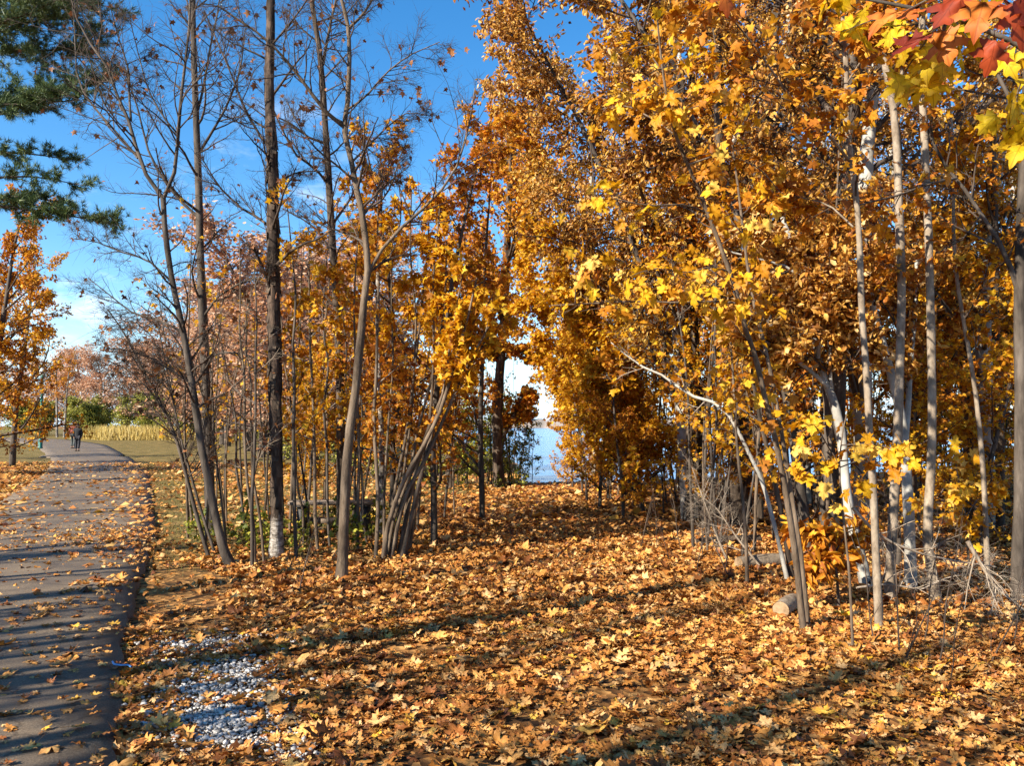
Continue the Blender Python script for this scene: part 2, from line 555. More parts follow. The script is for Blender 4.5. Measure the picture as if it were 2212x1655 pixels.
def tpl_fallen(rng):
    V, F = tpl_hero(rng)
    x, y = V[:, 0], V[:, 1]
    V[:, 2] = rng.choice([-1, 1]) * (rng.uniform(0, 0.6) * np.abs(x) ** 1.3 + rng.uniform(0, 0.5) * (y - 0.4) ** 2) + rng.normal(0, 0.3) * x * (y - 0.3) + 0.07 * np.sin(x * 11 + rng.uniform(0, 6)) * np.sin(y * 9 + rng.uniform(0, 6))
    V[:, 0] *= rng.uniform(0.65, 1.05)
    return V, F


def tpl_fallen_small(rng):
    V, F = tpl_maple(rng)
    V[:, 2] *= rng.uniform(1.2, 2.4)
    V[:, 0] *= rng.uniform(0.7, 1.05)
    return V, F


def tpl_needle(rng):
    V = [(-0.045, 0), (0.045, 0), (0, 1)]
    return curl(V, 0, rng.uniform(-0.2, 0.2), 0, rng, 0), [[(0, 1, 2)]]


def tpl_blade(rng):
    V = [(-0.03, 0), (0.03, 0), (0.02, 0.6), (-0.02, 0.6), (0, 1)]
    return curl(V, 0, rng.uniform(-0.5, 0.5), 0, rng, 0), [[(0, 1, 2, 3)], [(3, 2, 4)]]


TPL = {}
_r = np.random.default_rng(5)
for nm, fn, cnt in (('maple', tpl_maple, 10), ('hero', tpl_hero, 10), ('fallen', tpl_fallen, 24), ('fallen_small', tpl_fallen_small, 14), ('beech', tpl_beech, 8), ('kite', tpl_kite, 4), ('lobe', tpl_lobe, 8), ('needle', tpl_needle, 3), ('blade', tpl_blade, 4)):
    TPL[nm] = [fn(_r) for _ in range(cnt)]


VEINED = ('hero', 'fallen', 'maple', 'fallen_small')


def leaves_mesh(name, rng, P, yd, nr, size, kind):
    """one blade per row of P"""
    n = len(P)
    R = rot_basis(yd, nr)
    which = rng.integers(0, len(TPL[kind]), n)
    Vs, Fs, UV, base = [], {}, [], 0
    for t, (T, polys) in enumerate(TPL[kind]):
        ii = np.nonzero(which == t)[0]
        if not len(ii):
            continue
        V = np.einsum('kj,njl->nkl', T, R[ii]) * size[ii][:, None, None] + P[ii][:, None, :]
        k = len(T)
        off = base + np.arange(len(ii)) * k
        for p in polys:
            p = np.asarray(p)
            Fs.setdefault(p.shape[1], []).append((off[:, None, None] + p[None]).reshape(-1, p.shape[1]))
        Vs.append(V.reshape(-1, 3))
        if kind in VEINED:
            UV.append(np.tile(T[:, :2], (len(ii), 1)))
        base += len(ii) * k
    me = new_mesh(name, np.concatenate(Vs), [np.concatenate(f) for f in Fs.values()])
    if UV:
        a = me.attributes.new('blade', 'FLOAT_VECTOR', 'POINT')
        uv = np.concatenate(UV)
        a.data.foreach_set('vector', np.column_stack((uv, np.ones(len(uv)))).astype(np.float32).ravel())
    return me


# ------------------------------------------------------------------ branches
def unit(a):
    return a / np.maximum(np.linalg.norm(a, axis=-1, keepdims=True), 1e-9)


def tubes(P, R, S, ruf=0.0, rng=None):
    """P (n,m,3) polylines with radii R (n,m) -> verts, quads"""
    n, m, _ = P.shape
    T = unit(np.gradient(P, axis=1))
    mean = unit(P[:, -1] - P[:, 0])
    ref = np.where(np.abs(mean[:, 2:3]) > 0.75, np.array((1.0, 0, 0)), np.array((0, 0, 1.0)))
    U = unit(np.cross(T, ref[:, None, :]))
    W = np.cross(T, U)
    a = np.arange(S) * 2 * math.pi / S
    rr = R[:, :, None] * np.ones(S)
    if ruf and rng is not None:
        rr = rr * (1 + rng.normal(0, ruf, rr.shape))
    V = P[:, :, None, :] + rr[..., None] * (np.cos(a)[:, None] * U[:, :, None, :] + np.sin(a)[:, None] * W[:, :, None, :])
    base = (np.arange(n) * m * S)[:, None, None] + (np.arange(m - 1) * S)[None, :, None]
    i = np.arange(S)
    j = (i + 1) % S
    F = np.stack((base + i, base + j, base + S + j, base + S + i), -1).reshape(-1, 4)
    return V.reshape(-1, 3), F


def resample(pts, m):
    pts = np.asarray(pts, float)
    d = np.concatenate(([0], np.cumsum(np.linalg.norm(np.diff(pts, axis=0), axis=1))))
    # smooth (Catmull-like) resampling
    t = np.linspace(0, d[-1], m * 3)
    q = np.stack([np.interp(t, d, pts[:, k]) for k in range(3)], 1)
    for _ in range(3):
        q[1:-1] = 0.25 * q[:-2] + 0.5 * q[1:-1] + 0.25 * q[2:]
    s = np.linspace(0, len(q) - 1, m)
    return np.stack([np.interp(s, np.arange(len(q)), q[:, k]) for k in range(3)], 1)


def spawn(rng, P, R, k, t0, t1, ang, length, rratio, m, wob, up, flat=0.0, taper=0.3, rmin=0.0008):
    n, pm, _ = P.shape
    N = n * k
    idx = np.repeat(np.arange(n), k)
    t = t0 + (t1 - t0) * ((np.tile(np.arange(k), n) + rng.uniform(0, 1, N)) / k)
    s = np.clip(t * (pm - 1), 0, pm - 1.001)
    i0 = s.astype(int)
    f = (s - i0)[:, None]
    base = P[idx, i0] * (1 - f) + P[idx, i0 + 1] * f
    tan = unit(P[idx, i0 + 1] - P[idx, i0])
    pr = R[idx, i0] * (1 - f[:, 0]) + R[idx, i0 + 1] * f[:, 0]
    v = rng.normal(0, 1, (N, 3))
    v[:, 2] *= (1 - flat)
    perp = unit(v - tan * np.sum(v * tan, 1, keepdims=True))
    a = rng.uniform(ang[0], ang[1], N)[:, None]
    d = np.cos(a) * tan + np.sin(a) * perp
    L = length(idx, t, rng) if callable(length) else length * rng.uniform(0.6, 1.25, N)
    step = (L / (m - 1))[:, None]
    Q = np.empty((N, m, 3))
    Q[:, 0] = base
    for j in range(1, m):
        d = unit(d + rng.normal(0, wob, (N, 3)) + np.array((0, 0, up)))
        Q[:, j] = Q[:, j - 1] + d * step
    r0 = np.maximum(np.minimum(pr * rratio, L * 0.02), rmin)
    RR = r0[:, None] * np.linspace(1, taper, m)[None]
    return Q, RR


def twig_leaves(rng, P, n_per, spread, size, down=0.5, tmin=0.15, face_up=0.8, keep=1.0):
    n, m, _ = P.shape
    N = n * n_per
    idx = np.repeat(np.arange(n), n_per)
    t = rng.uniform(tmin, 1, N)
    s = np.clip(t * (m - 1), 0, m - 1.001)
    i0 = s.astype(int)
    f = (s - i0)[:, None]
    base = P[idx, i0] * (1 - f) + P[idx, i0 + 1] * f + rng.normal(0, spread, (N, 3))
    tan = unit(P[idx, i0 + 1] - P[idx, i0])
    yd = unit(tan * 0.5 + rng.normal(0, 0.6, (N, 3)) + np.array((0, 0, -down)))
    nr = rng.normal(0, 0.55, (N, 3)) + np.array((0, 0, face_up))
    sz = size * rng.uniform(0.65, 1.25, N)
    if keep < 1:
        q = rng.uniform(0, 1, N) < keep
        base, yd, nr, sz = base[q], yd[q], nr[q], sz[q]
    return base, yd, nr, sz


def cat(parts):
    return [np.concatenate(x) for x in zip(*parts)]


def grow(name, loc, label, category, seed, trunk, tr, bark, twig_m, group=None, limbs=(), k1=12, k2=8, k3=6, t0=0.3, len1=None, len2=0.5, len3=0.22,
         ang1=(0.7, 1.2), ang2=(0.5, 1.1), up=0.03, wob=0.12, flat=0.2, leaf=None, n_leaf=10, leaf_size=0.09, leaf_kind='lobe', down=0.5, spread=0.03, face_up=0.8,
         sides=10, stems=(), sprays=(), shag=False, ruf=0.045, keep=1.0, rr1=0.55, rz=0.0, limb_k=6, twig_r=0.0012, m_tr=16, leaf_t=0.15):
    """a tree thing: Empty > trunk, limb(s), branch, crown. trunk/limbs/stems in world metres."""
    rng = np.random.default_rng(seed)
    loc = np.asarray(loc, float)
    root = empty(name, loc, label, category, group, rz)
    TP = resample(trunk, m_tr)[None] - loc
    TR = np.interp(np.linspace(0, 1, m_tr), np.linspace(0, 1, len(tr)), tr)[None]
    V, F = tubes(TP, TR, sides, ruf, rng)
    pm = link('trunk', new_mesh('trunk', V, [F], True), bark, root)
    if shag:                  # plates of loose bark standing off the trunk
        nf = 150
        zi = rng.uniform(0.09, 0.62, nf) * (m_tr - 1)
        i0 = zi.astype(int)
        f = (zi - i0)[:, None]
        c = TP[0][i0] * (1 - f) + TP[0][i0 + 1] * f
        an = rng.uniform(0, 2 * math.pi, nf)
        out = np.column_stack((np.cos(an), np.sin(an), 0 * an))
        lift = rng.uniform(0.0, 0.03, nf)
        rr = TR[0][i0] * 1.02
        L_, W_ = rng.uniform(0.06, 0.24, nf), rng.uniform(0.02, 0.05, nf)
        side = np.column_stack((-np.sin(an), np.cos(an), 0 * an))
        q = []
        for (sx, tz, lf) in ((-1, 0, 0), (1, 0, 0), (0.8, -1, 1), (-0.6, -1, 1)):
            q.append(c + out * (rr + lift * lf - 0.12 * rr * abs(sx))[:, None] + side * (W_ * sx)[:, None] + np.column_stack((0 * an, 0 * an, L_ * tz)))
        V = np.stack(q, 1).reshape(-1, 3)
        link('bark_flake', new_mesh('bark_flake', V, [(np.arange(nf) * 4)[:, None] + np.arange(4)[None]]), M['bark_dark'], root)
    for (pts, r) in stems:
        SP = resample(pts, m_tr)[None] - loc
        SR = np.linspace(r[0], r[1], m_tr)[None]
        V, F = tubes(SP, SR, 7, ruf, rng)
        link('trunk', new_mesh('trunk', V, [F], True), bark, root)
        TP = np.concatenate((TP, SP))
        TR = np.concatenate((TR, SR))
    L1P, L1R = [], []
    for (pts, r) in limbs:
        LP = resample(pts, 9)[None] - loc
        LR = np.linspace(r[0], r[1], 9)[None]
        V, F = tubes(LP, LR, 7, ruf, rng)
        link('limb', new_mesh('limb', V, [F], True), bark, root)
        L1P.append(LP)
        L1R.append(LR)
    mb = MB()
    h = np.linalg.norm(TP[0, -1] - TP[0, 0])
    if k1:
        ln = len1 if len1 is not None else 0.3 * h
        l1 = ln if callable(ln) else (lambda i, t, g: ln * (1.05 - 0.65 * t) * g.uniform(0.55, 1.2, len(t)))
        P1, R1 = spawn(rng, TP, TR, k1, t0, 0.98, ang1, l1, rr1, 9, wob, up)
        V, F = tubes(P1, R1, 5)
        mb.add(V, [F])
        src1 = [(P1, R1)] + [(p, r) for p, r in zip(L1P, L1R)]
    else:
        src1 = [(p, r) for p, r in zip(L1P, L1R)]
    if limb_k and L1P:
        LPs, LRs = np.concatenate(L1P), np.concatenate(L1R)
        ll = np.linalg.norm(LPs[:, -1] - LPs[:, 0], axis=1)
        P1b, R1b = spawn(rng, LPs, LRs, limb_k, 0.15, 0.98, ang2, lambda i, t, g: ll[i] * 0.4 * (1.1 - 0.6 * t) * g.uniform(0.5, 1.2, len(t)), 0.6, 9, wob, up)
        V, F = tubes(P1b, R1b, 4)
        mb.add(V, [F])
        src1.append((P1b, R1b))
    tw = []
    P1, R1 = np.concatenate([p for p, _ in src1]) if src1 else np.zeros((0, 9, 3)), np.concatenate([r for _, r in src1]) if src1 else np.zeros((0, 9))
    if k2 and len(P1):
        l1n = np.linalg.norm(P1[:, -1] - P1[:, 0], axis=1)
        P2, R2 = spawn(rng, P1, R1, k2, 0.18, 1.0, ang2, lambda i, t, g: np.minimum(l1n[i] * len2 * (1.15 - 0.7 * t), 1.6) * g.uniform(0.5, 1.2, len(t)), 0.6, 6, wob * 1.3, up, flat, rmin=twig_r)
        V, F = tubes(P2, R2, 3)
        mb.add(V, [F])
        tw.append(P2)
        if k3:
            l2n = np.linalg.norm(P2[:, -1] - P2[:, 0], axis=1)
            P3, R3 = spawn(rng, P2, R2, k3, 0.15, 1.0, ang2, lambda i, t, g: np.maximum(l2n[i] * 0.5, len3 * 0.6) * g.uniform(0.5, 1.2, len(t)), 0.7, 4, wob * 1.6, up, flat, rmin=twig_r)
            V, F = tubes(P3, R3, 3)
            mb.add(V, [F])
            tw.append(P3)
    lv = []
    for sp_ in sprays:       # explicit leafy sprigs: (world point, radius, count, size, down)
        c, rad, cnt, sz = sp_[:4]
        c = np.asarray(c) - loc
        # twig towards the nearest wood
        allw = np.concatenate([TP.reshape(-1, 3)] + [p.reshape(-1, 3) for p in L1P])
        b = allw[np.argmin(np.linalg.norm(allw - c, axis=1))]
        mid = (b + c) / 2 + np.array((0, 0, 0.08 * np.linalg.norm(c - b)))
        TPp = resample([b, mid, c], 6)[None]
        V, F = tubes(TPp, np.linspace(0.005, 0.0018, 6)[None], 4)
        mb.add(V, [F])
        d = rng.normal(0, 1, (cnt, 3)) * rad * np.array((1, 0.7, 0.8))
        yd = unit(rng.normal(0, 0.5, (cnt, 3)) + np.array((0, -0.1, -0.9)))
        nr = rng.normal(0, 0.6, (cnt, 3)) + np.array((-0.5, -0.7, 0.4))
        lv.append((c + d, yd, nr, sz * rng.uniform(0.75, 1.2, cnt)))
    if mb.n:
        mb.build('branch', twig_m, root, True)
    if leaf is not None:
        if tw and n_leaf:
            for p in tw:
                lv.append(twig_leaves(rng, p, n_leaf, spread, leaf_size, down, leaf_t, face_up, keep))
        if lv:
            P, yd, nr, sz = cat(lv)
            link('crown', leaves_mesh('crown', rng, P, yd, nr, sz, leaf_kind), leaf, root)
    return root


def wander(rng, base, h, lean=(0, 0), wob=0.04, n=8):
    """a nearly upright trunk line"""
    p = np.array(base, float)
    p = p - np.array((0, 0, 0.12))
    out = [p]
    d = np.array((lean[0], lean[1], 1.0))
    for i in range(n):
        d = d + np.append(rng.normal(0, wob, 2), 0)
        p = p + unit(d) * h / n
        out.append(p)
    return out


# ------------------------------------------------------------------ the setting: ground, path, lake, far shore
def soil_zone(x, y):
    """0 leaf litter, 1 lawn"""
    d = x - path_x(RE, y)
    wob = 0.5 * np.sin(y * 0.7) + 0.4 * np.sin(x * 1.1 + y * 0.3)
    edge = np.where(y < 9, 0.9 + 0.12 * y, 2.0 + 0.62 * (y - 9)) + wob
    lawn = sstep(0, 1.2, edge - d) * sstep(7.5, 11.5, y) * sstep(-0.3, 0.3, d)
    lw = path_x(LE, y) - x
    left = sstep(-0.3, 0.3, lw) * sstep(3.5, 1.5, lw) * sstep(12, 17, y) * 0.5
    far = sstep(26, 40, y) * sstep(60, 40, np.abs(d)) * (x < -3)
    return np.clip(lawn + left + far, 0, 1)


def build_ground():
    a = np.linspace(-1, 1, 171)
    xs = 9 * np.sinh(a * 5.6) / math.sinh(1) * 0.12
    xs = np.sign(a) * (np.abs(a) * 14 + 900 * np.abs(a) ** 6)
    b = np.linspace(0, 1, 221)
    ys = -40 + 80 * b + 1500 * np.maximum(0, b - 0.35) ** 5 * 8
    X, Y = np.meshgrid(xs, ys)
    Z = H(X, Y)
    near = (np.abs(X) < 14) & (Y < 30) & (Y > 0)
    g = np.random.default_rng(3)
    V = np.stack((X, Y, Z), -1).reshape(-1, 3)
    ny, nx = X.shape
    i = (np.arange(ny - 1)[:, None] * nx + np.arange(nx - 1)[None]).ravel()
    F = np.stack((i, i + 1, i + nx + 1, i + nx), 1)
    me = new_mesh('ground', V, [F], True)
    at_ = me.attributes.new('lawn', 'FLOAT', 'POINT')
    at_.data.foreach_set('value', soil_zone(X, Y).ravel().astype(np.float32))
    m, nt, bs = nmat('forest_floor')
    L = nt.links
    t = nt.nodes.new('ShaderNodeTexCoord')
    vo = nt.nodes.new('ShaderNodeTexVoronoi')
    vo.inputs['Scale'].default_value = 16
    L.new(t.outputs['Object'], vo.inputs['Vector'])
    sx = nt.nodes.new('ShaderNodeSeparateColor')
    L.new(vo.outputs['Color'], sx.inputs['Color'])
    r = ramp(nt, [(0.03, 0.018, 0.01), (0.11, 0.05, 0.018), (0.26, 0.12, 0.035), (0.4, 0.21, 0.07)], [0, 0.3, 0.65, 1])
    L.new(sx.outputs['Red'], r.inputs['Fac'])
    n2 = noise(nt, 1.4, 6)
    r2 = ramp(nt, [(0.085, 0.055, 0.02), (0.13, 0.1, 0.032), (0.24, 0.15, 0.06)], [0.3, 0.5, 0.7])
    L.new(n2.outputs['Fac'], r2.inputs['Fac'])
    atn = nt.nodes.new('ShaderNodeAttribute')
    atn.attribute_name = 'lawn'
    mx = nt.nodes.new('ShaderNodeMixRGB')
    L.new(atn.outputs['Fac'], mx.inputs['Fac'])
    L.new(r.outputs['Color'], mx.inputs['Color1'])
    L.new(r2.outputs['Color'], mx.inputs['Color2'])
    L.new(mx.outputs['Color'], bs.inputs['Base Color'])
    bs.inputs['Roughness'].default_value = 1.0
    bs.inputs['Specular IOR Level'].default_value = 0.1
    bp = nt.nodes.new('ShaderNodeBump')
    bp.inputs['Strength'].default_value = 0.7
    bp.inputs['Distance'].default_value = 0.03
    L.new(vo.outputs['Distance'], bp.inputs['Height'])
    L.new(bp.outputs['Normal'], bs.inputs['Normal'])
    tag(link('ground', me, m), 'forest ground covered in fallen leaves', None, None, 'structure')


build_ground()


def build_path():
    ys = np.concatenate((np.arange(-6, 40, 0.12), np.arange(40, 120, 2.0)))
    g = np.random.default_rng(8)
    rx = path_x(RE, ys)
    lx = path_x(LE, ys)
    # smooth the measured edges
    ns = int(np.sum(ys < 39))
    for e in (rx, lx):
        for _ in range(90):
            e[1:ns - 1] = 0.25 * e[:ns - 2] + 0.5 * e[1:ns - 1] + 0.25 * e[2:ns]
        for _ in range(3):
            e[ns + 1:-1] = 0.25 * e[ns:-2] + 0.5 * e[ns + 1:-1] + 0.25 * e[ns + 2:]
    rx = rx + (g.normal(0, 0.012, len(ys)) + 0.025 * np.sin(ys * 5.1) * np.sin(ys * 2.3 + 1)) * (ys < 30)
    lx = lx + g.normal(0, 0.03, len(ys)) * (ys < 30)
    k = 9
    f = np.linspace(0, 1, k)
    X = lx[:, None] * (1 - f) + rx[:, None] * f
    Y = np.repeat(ys[:, None], k, 1)
    Z = 0.055 + 0.03 * np.sin(f * math.pi)[None] + 0 * X
    X = np.concatenate((lx[:, None] - 0.03, X, rx[:, None] + 0.035), 1)
    Y = np.concatenate((Y[:, :1], Y, Y[:, :1]), 1)
    Z = np.concatenate((Z[:, :1] * 0 - 0.06, Z, Z[:, :1] * 0 - 0.06), 1)
    ny, nx = X.shape
    V = np.stack((X, Y, Z), -1).reshape(-1, 3)
    i = (np.arange(ny - 1)[:, None] * nx + np.arange(nx - 1)[None]).ravel()
    me = new_mesh('asphalt_path', V, [np.stack((i, i + 1, i + nx + 1, i + nx), 1)], True)
    m, nt, bs = nmat('asphalt')
    L = nt.links
    n1 = noise(nt, 120, 4, 0.8)
    n2 = noise(nt, 1.3, 6, 0.6)
    r1 = ramp(nt, [(0.04, 0.03, 0.021), (0.13, 0.098, 0.066), (0.32, 0.245, 0.16)], [0.3, 0.5, 0.75])
    L.new(n1.outputs['Fac'], r1.inputs['Fac'])
    r2 = ramp(nt, [(0.65, 0.63, 0.62), (1.25, 1.2, 1.15)], [0.35, 0.68])
    L.new(n2.outputs['Fac'], r2.inputs['Fac'])
    mx = nt.nodes.new('ShaderNodeMixRGB')
    mx.blend_type = 'MULTIPLY'
    mx.inputs['Fac'].default_value = 1
    L.new(r1.outputs['Color'], mx.inputs['Color1'])
    L.new(r2.outputs['Color'], mx.inputs['Color2'])
    # hairline cracks and damp stains
    tcr = nt.nodes.new('ShaderNodeTexCoord')
    vcr = nt.nodes.new('ShaderNodeTexVoronoi')
    vcr.feature = 'DISTANCE_TO_EDGE'
    vcr.inputs['Scale'].default_value = 0.75
    wob = noise(nt, 3.0, 4)
    vadd = nt.nodes.new('ShaderNodeMixRGB')
    vadd.blend_type = 'ADD'
    vadd.inputs['Fac'].default_value = 0.35
    L.new(tcr.outputs['Object'], vadd.inputs['Color1'])
    L.new(wob.outputs['Color'], vadd.inputs['Color2'])
    L.new(vadd.outputs['Color'], vcr.inputs['Vector'])
    rcr = ramp(nt, [(0.25, 0.22, 0.2), (1, 1, 1)], [0.0, 0.012])
    L.new(vcr.outputs['Distance'], rcr.inputs['Fac'])
    mcr = nt.nodes.new('ShaderNodeMixRGB')
    mcr.blend_type = 'MULTIPLY'
    mcr.inputs['Fac'].default_value = 0.55
    L.new(mx.outputs['Color'], mcr.inputs['Color1'])
    L.new(rcr.outputs['Color'], mcr.inputs['Color2'])
    mx = mcr
    L.new(mx.outputs['Color'], bs.inputs['Base Color'])
    bs.inputs['Specular IOR Level'].default_value = 0.28
    rr = ramp(nt, [(0.6,) * 3, (0.8,) * 3], [0.4, 0.6])
    L.new(n2.outputs['Fac'], rr.inputs['Fac'])
    L.new(rr.outputs['Color'], bs.inputs['Roughness'])
    bp = nt.nodes.new('ShaderNodeBump')
    bp.inputs['Strength'].default_value = 0.5
    bp.inputs['Distance'].default_value = 0.006
    L.new(n1.outputs['Fac'], bp.inputs['Height'])
    L.new(bp.outputs['Normal'], bs.inputs['Normal'])
    tag(link('asphalt_path', me, m), 'dark asphalt path with scattered leaves', None, None, 'structure')


build_path()


def build_lake():
    xs = np.linspace(-500, 1600, 40)
    ys = np.concatenate((np.linspace(10, 60, 20), np.linspace(70, 1150, 40)))
    X, Y = np.meshgrid(xs, ys)
    V = np.stack((X, Y, 0 * X - 1.55), -1).reshape(-1, 3)
    ny, nx = X.shape
    i = (np.arange(ny - 1)[:, None] * nx + np.arange(nx - 1)[None]).ravel()
    # the water ends at the land to the west
    F = np.stack((i, i + 1, i + nx + 1, i + nx), 1)
    c = V[F].mean(1)
    F = F[(shore_s(c[:, 0], c[:, 1]) > -12) & (c[:, 0] > -30 - 0.3 * c[:, 1])]
    m, nt, bs = nmat('lake_water')
    bs.inputs['Base Color'].default_value = (0.03, 0.15, 0.36, 1)
    bs.inputs['Specular IOR Level'].default_value = 0.3
    bs.inputs['Roughness'].default_value = 0.12
    bs.inputs['IOR'].default_value = 1.33
    n1 = noise(nt, 0.9, 5, 0.6, stretch=(0.45, 1.3, 1))
    n2 = noise(nt, 0.12, 3, 0.5, stretch=(0.35, 1.2, 1))
    ad = nt.nodes.new('ShaderNodeMath')
    ad.operation = 'ADD'
    nt.links.new(n1.outputs['Fac'], ad.inputs[0])
    nt.links.new(n2.outputs['Fac'], ad.inputs[1])
    bp = nt.nodes.new('ShaderNodeBump')
    bp.inputs['Strength'].default_value = 0.9
    bp.inputs['Distance'].default_value = 0.35
    nt.links.new(ad.outputs[0], bp.inputs['Height'])
    nt.links.new(bp.outputs['Normal'], bs.inputs['Normal'])
    tag(link('lake_water', new_mesh('lake_water', V, [F]), m), 'blue lake water with small ripples', None, None, 'structure')


build_lake()


def build_far_shore():
    g = np.random.default_rng(21)
    n = 420
    x = np.linspace(-350, 1500, n)
    top = 6 + 2 * np.abs(np.sin(x * 0.013)) + 2.5 * g.uniform(0, 1, n) + 1.5 * np.sin(x * 0.07)
    prof = [(-12, -1.8), (-8, 0.45), (0, 0.8), (10, 1.0), (40, 0.9)]
    rows = [np.stack((x, 1000 + dy + 0 * x + g.normal(0, 1.5, n), np.maximum(-1.8, top * k if k > 0 else k + 0 * x)), 1) for dy, k in prof]
    V = np.concatenate(rows)
    i = (np.arange(len(prof) - 1)[:, None] * n + np.arange(n - 1)[None]).ravel()
    m = flat_mat('far_wood', (0.24, 0.2, 0.17), 1.0, 0.35, 0.05)
    tag(link('far_shore', new_mesh('far_shore', V, [np.stack((i, i + 1, i + n + 1, i + n), 1)], True), m), 'low wooded far shore of the lake', None, None, 'structure')


build_far_shore()


def tower(u, w, d, floors, label):
    X = at(u, 900, 985)[0]
    root = empty('apartment_tower', (X, 1003, 0.0), label, 'tower block', 'apartment towers across the lake')
    h = floors * 3.0
    b = MB()
    b.box((0, 0, h / 2), (w, d, h))
    b.box((0, 0, h + 1.2), (w * 0.45, d * 0.5, 2.4))
    b.build('wall', M['tower'], root)
    for k in range(floors):
        s = MB()
        s.box((0, -d / 2 - 0.1, k * 3.0 + 1.7), (w * 0.9, 0.25, 1.3))
        s.build('window', M['tower_glass'], root)


M['tower'] = flat_mat('tower', (0.62, 0.6, 0.56), 0.8, 0.08)
M['tower_glass'] = flat_mat('tower_glass', (0.16, 0.2, 0.25), 0.25, 0.1)
tower(1100, 12, 12, 9, 'pale apartment tower on the far shore, beside the dark shore trunk')
tower(1117, 9, 12, 7, 'low narrow apartment tower on the far shore, middle of three')
tower(1134, 13, 12, 8, 'wide pale apartment tower on the far shore, closest to the yellow maples')

# ------------------------------------------------------------------ fallen leaves, gravel, grass
def vnoise(x, y, s, seed):
    g = np.random.default_rng(seed)
    out = 0
    for _ in range(5):
        a = g.uniform(0, 2 * math.pi)
        k = s * g.uniform(0.6, 1.6)
        out = out + np.sin((x * math.cos(a) + y * math.sin(a)) * k + g.uniform(0, 6.28))
    return out / 5


GRAVEL = [(450, 1395, 0.34, 0.16), (500, 1450, 0.2, 0.14), (465, 1500, 0.3, 0.15), (500, 1545, 0.26, 0.13), (515, 1600, 0.22, 0.1), (445, 1550, 0.2, 0.12), (530, 1470, 0.13, 0.1), (375, 1440, 0.14, 0.05), (650, 1632, 0.12, 0.06), (480, 1575, 0.25, 0.09)]
GR = np.array([(*gnd(u, v)[:2], a, b) for u, v, a, b in GRAVEL])
SOIL = [(900, 1398, 0.3, 0.13), (845, 1420, 0.25, 0.08), (985, 1660, 0.4, 0.12), (1120, 1560, 0.2, 0.08), (1330, 1500, 0.25, 0.07), (330, 1250, 0.6, 0.5), (340, 1300, 0.45, 0.45)]
SO = np.array([(*gnd(u, v)[:2], a, b) for u, v, a, b in SOIL])


def in_spots(x, y, S):
    out = np.zeros(len(x), bool)
    for cx, cy, a, b in S:
        out |= ((x - cx) / a) ** 2 + ((y - cy) / b) ** 2 < 1
    return out


def scatter(g, x0, x1, y0, y1, dens):
    n = int((x1 - x0) * (y1 - y0) * dens)
    x, y = g.uniform(x0, x1, n), g.uniform(y0, y1, n)
    ok = (np.abs(x) < 0.68 * y + 1.6) & (shore_s(x, y) < 4)
    return x[ok], y[ok]


def litter():
    g = np.random.default_rng(77)
    out = {'hero': [], 'maple': [], 'kite': []}
    for (y0, y1, x0, x1, dens, kind, sz) in ((2.6, 7.0, -6.5, 6.5, 860, 'hero', 0.061), (7.0, 12.5, -10, 9.5, 480, 'maple', 0.069), (12.5, 34, -24, 20, 210, 'kite', 0.095)):
        x, y = scatter(g, x0, x1, y0, y1, dens)
        p = np.ones(len(x))
        asp = on_path(x, y)
        d = np.abs(x - path_x(RE, y))
        drift = 0.085 + 0.55 * sstep(0.0, 0.7, vnoise(x, y * 1.8, 1.1, 4)) * sstep(5.0, 9.0, y) + 0.14 * sstep(8, 12, y)
        drift = drift * np.where(y > 16, 0.5, 1)
        p = np.where(asp, drift, p)
        lawn = soil_zone(x, y)
        p = np.where(asp, p, p * (1 - 0.55 * lawn))
        bare = (x > path_x(RE, y)) & (d < 0.75 + 0.35 * vnoise(x, y, 1.4, 9)) & (y > 6.3)
        p = np.where(bare, p * 0.3, p)
        p = np.where(in_spots(x, y, GR), p * 0.1, p)
        p = np.where(in_spots(x, y, SO), p * 0.15, p)
        p = p * np.where(asp, 1, 0.82 + 0.4 * vnoise(x, y, 2.2, 12))
        k = g.uniform(0, 1, len(x)) < p
        x, y, asp = x[k], y[k], asp[k]
        n = len(x)
        base = np.where(asp, 0.075, H(x, y) + 0.012)
        z = base + np.where(asp, 0.004, g.exponential(0.012, n))
        a = g.uniform(0, 2 * math.pi, n)
        tilt = np.where(asp, 0.14, 0.3)
        nr = np.column_stack((g.normal(0, 1, n) * tilt, g.normal(0, 1, n) * tilt, np.ones(n)))
        yd = np.column_stack((np.cos(a), np.sin(a), 0 * a))
        yd[:, 2] = -(nr[:, 0] * yd[:, 0] + nr[:, 1] * yd[:, 1])
        s = sz * np.exp(g.normal(0, 0.36, n))
        out[kind].append((np.column_stack((x, y, z)), yd, nr, s))
    for kind in ('hero', 'maple', 'kite'):
        P, yd, nr, s = cat(out[kind])
        o = link('fallen_leaves', leaves_mesh('fallen_leaves', g, P, yd, nr, s, {'hero': 'fallen', 'maple': 'fallen_small'}.get(kind, kind)), M['litter'])
        tag(o, {'hero': 'curled brown and gold maple leaves lying around the gravel and trail start', 'maple': 'brown and gold leaves lying around the trunk bases', 'kite': 'leaves lying far along the trail and forest floor'}[kind], 'fallen leaves', None, 'stuff')


litter()


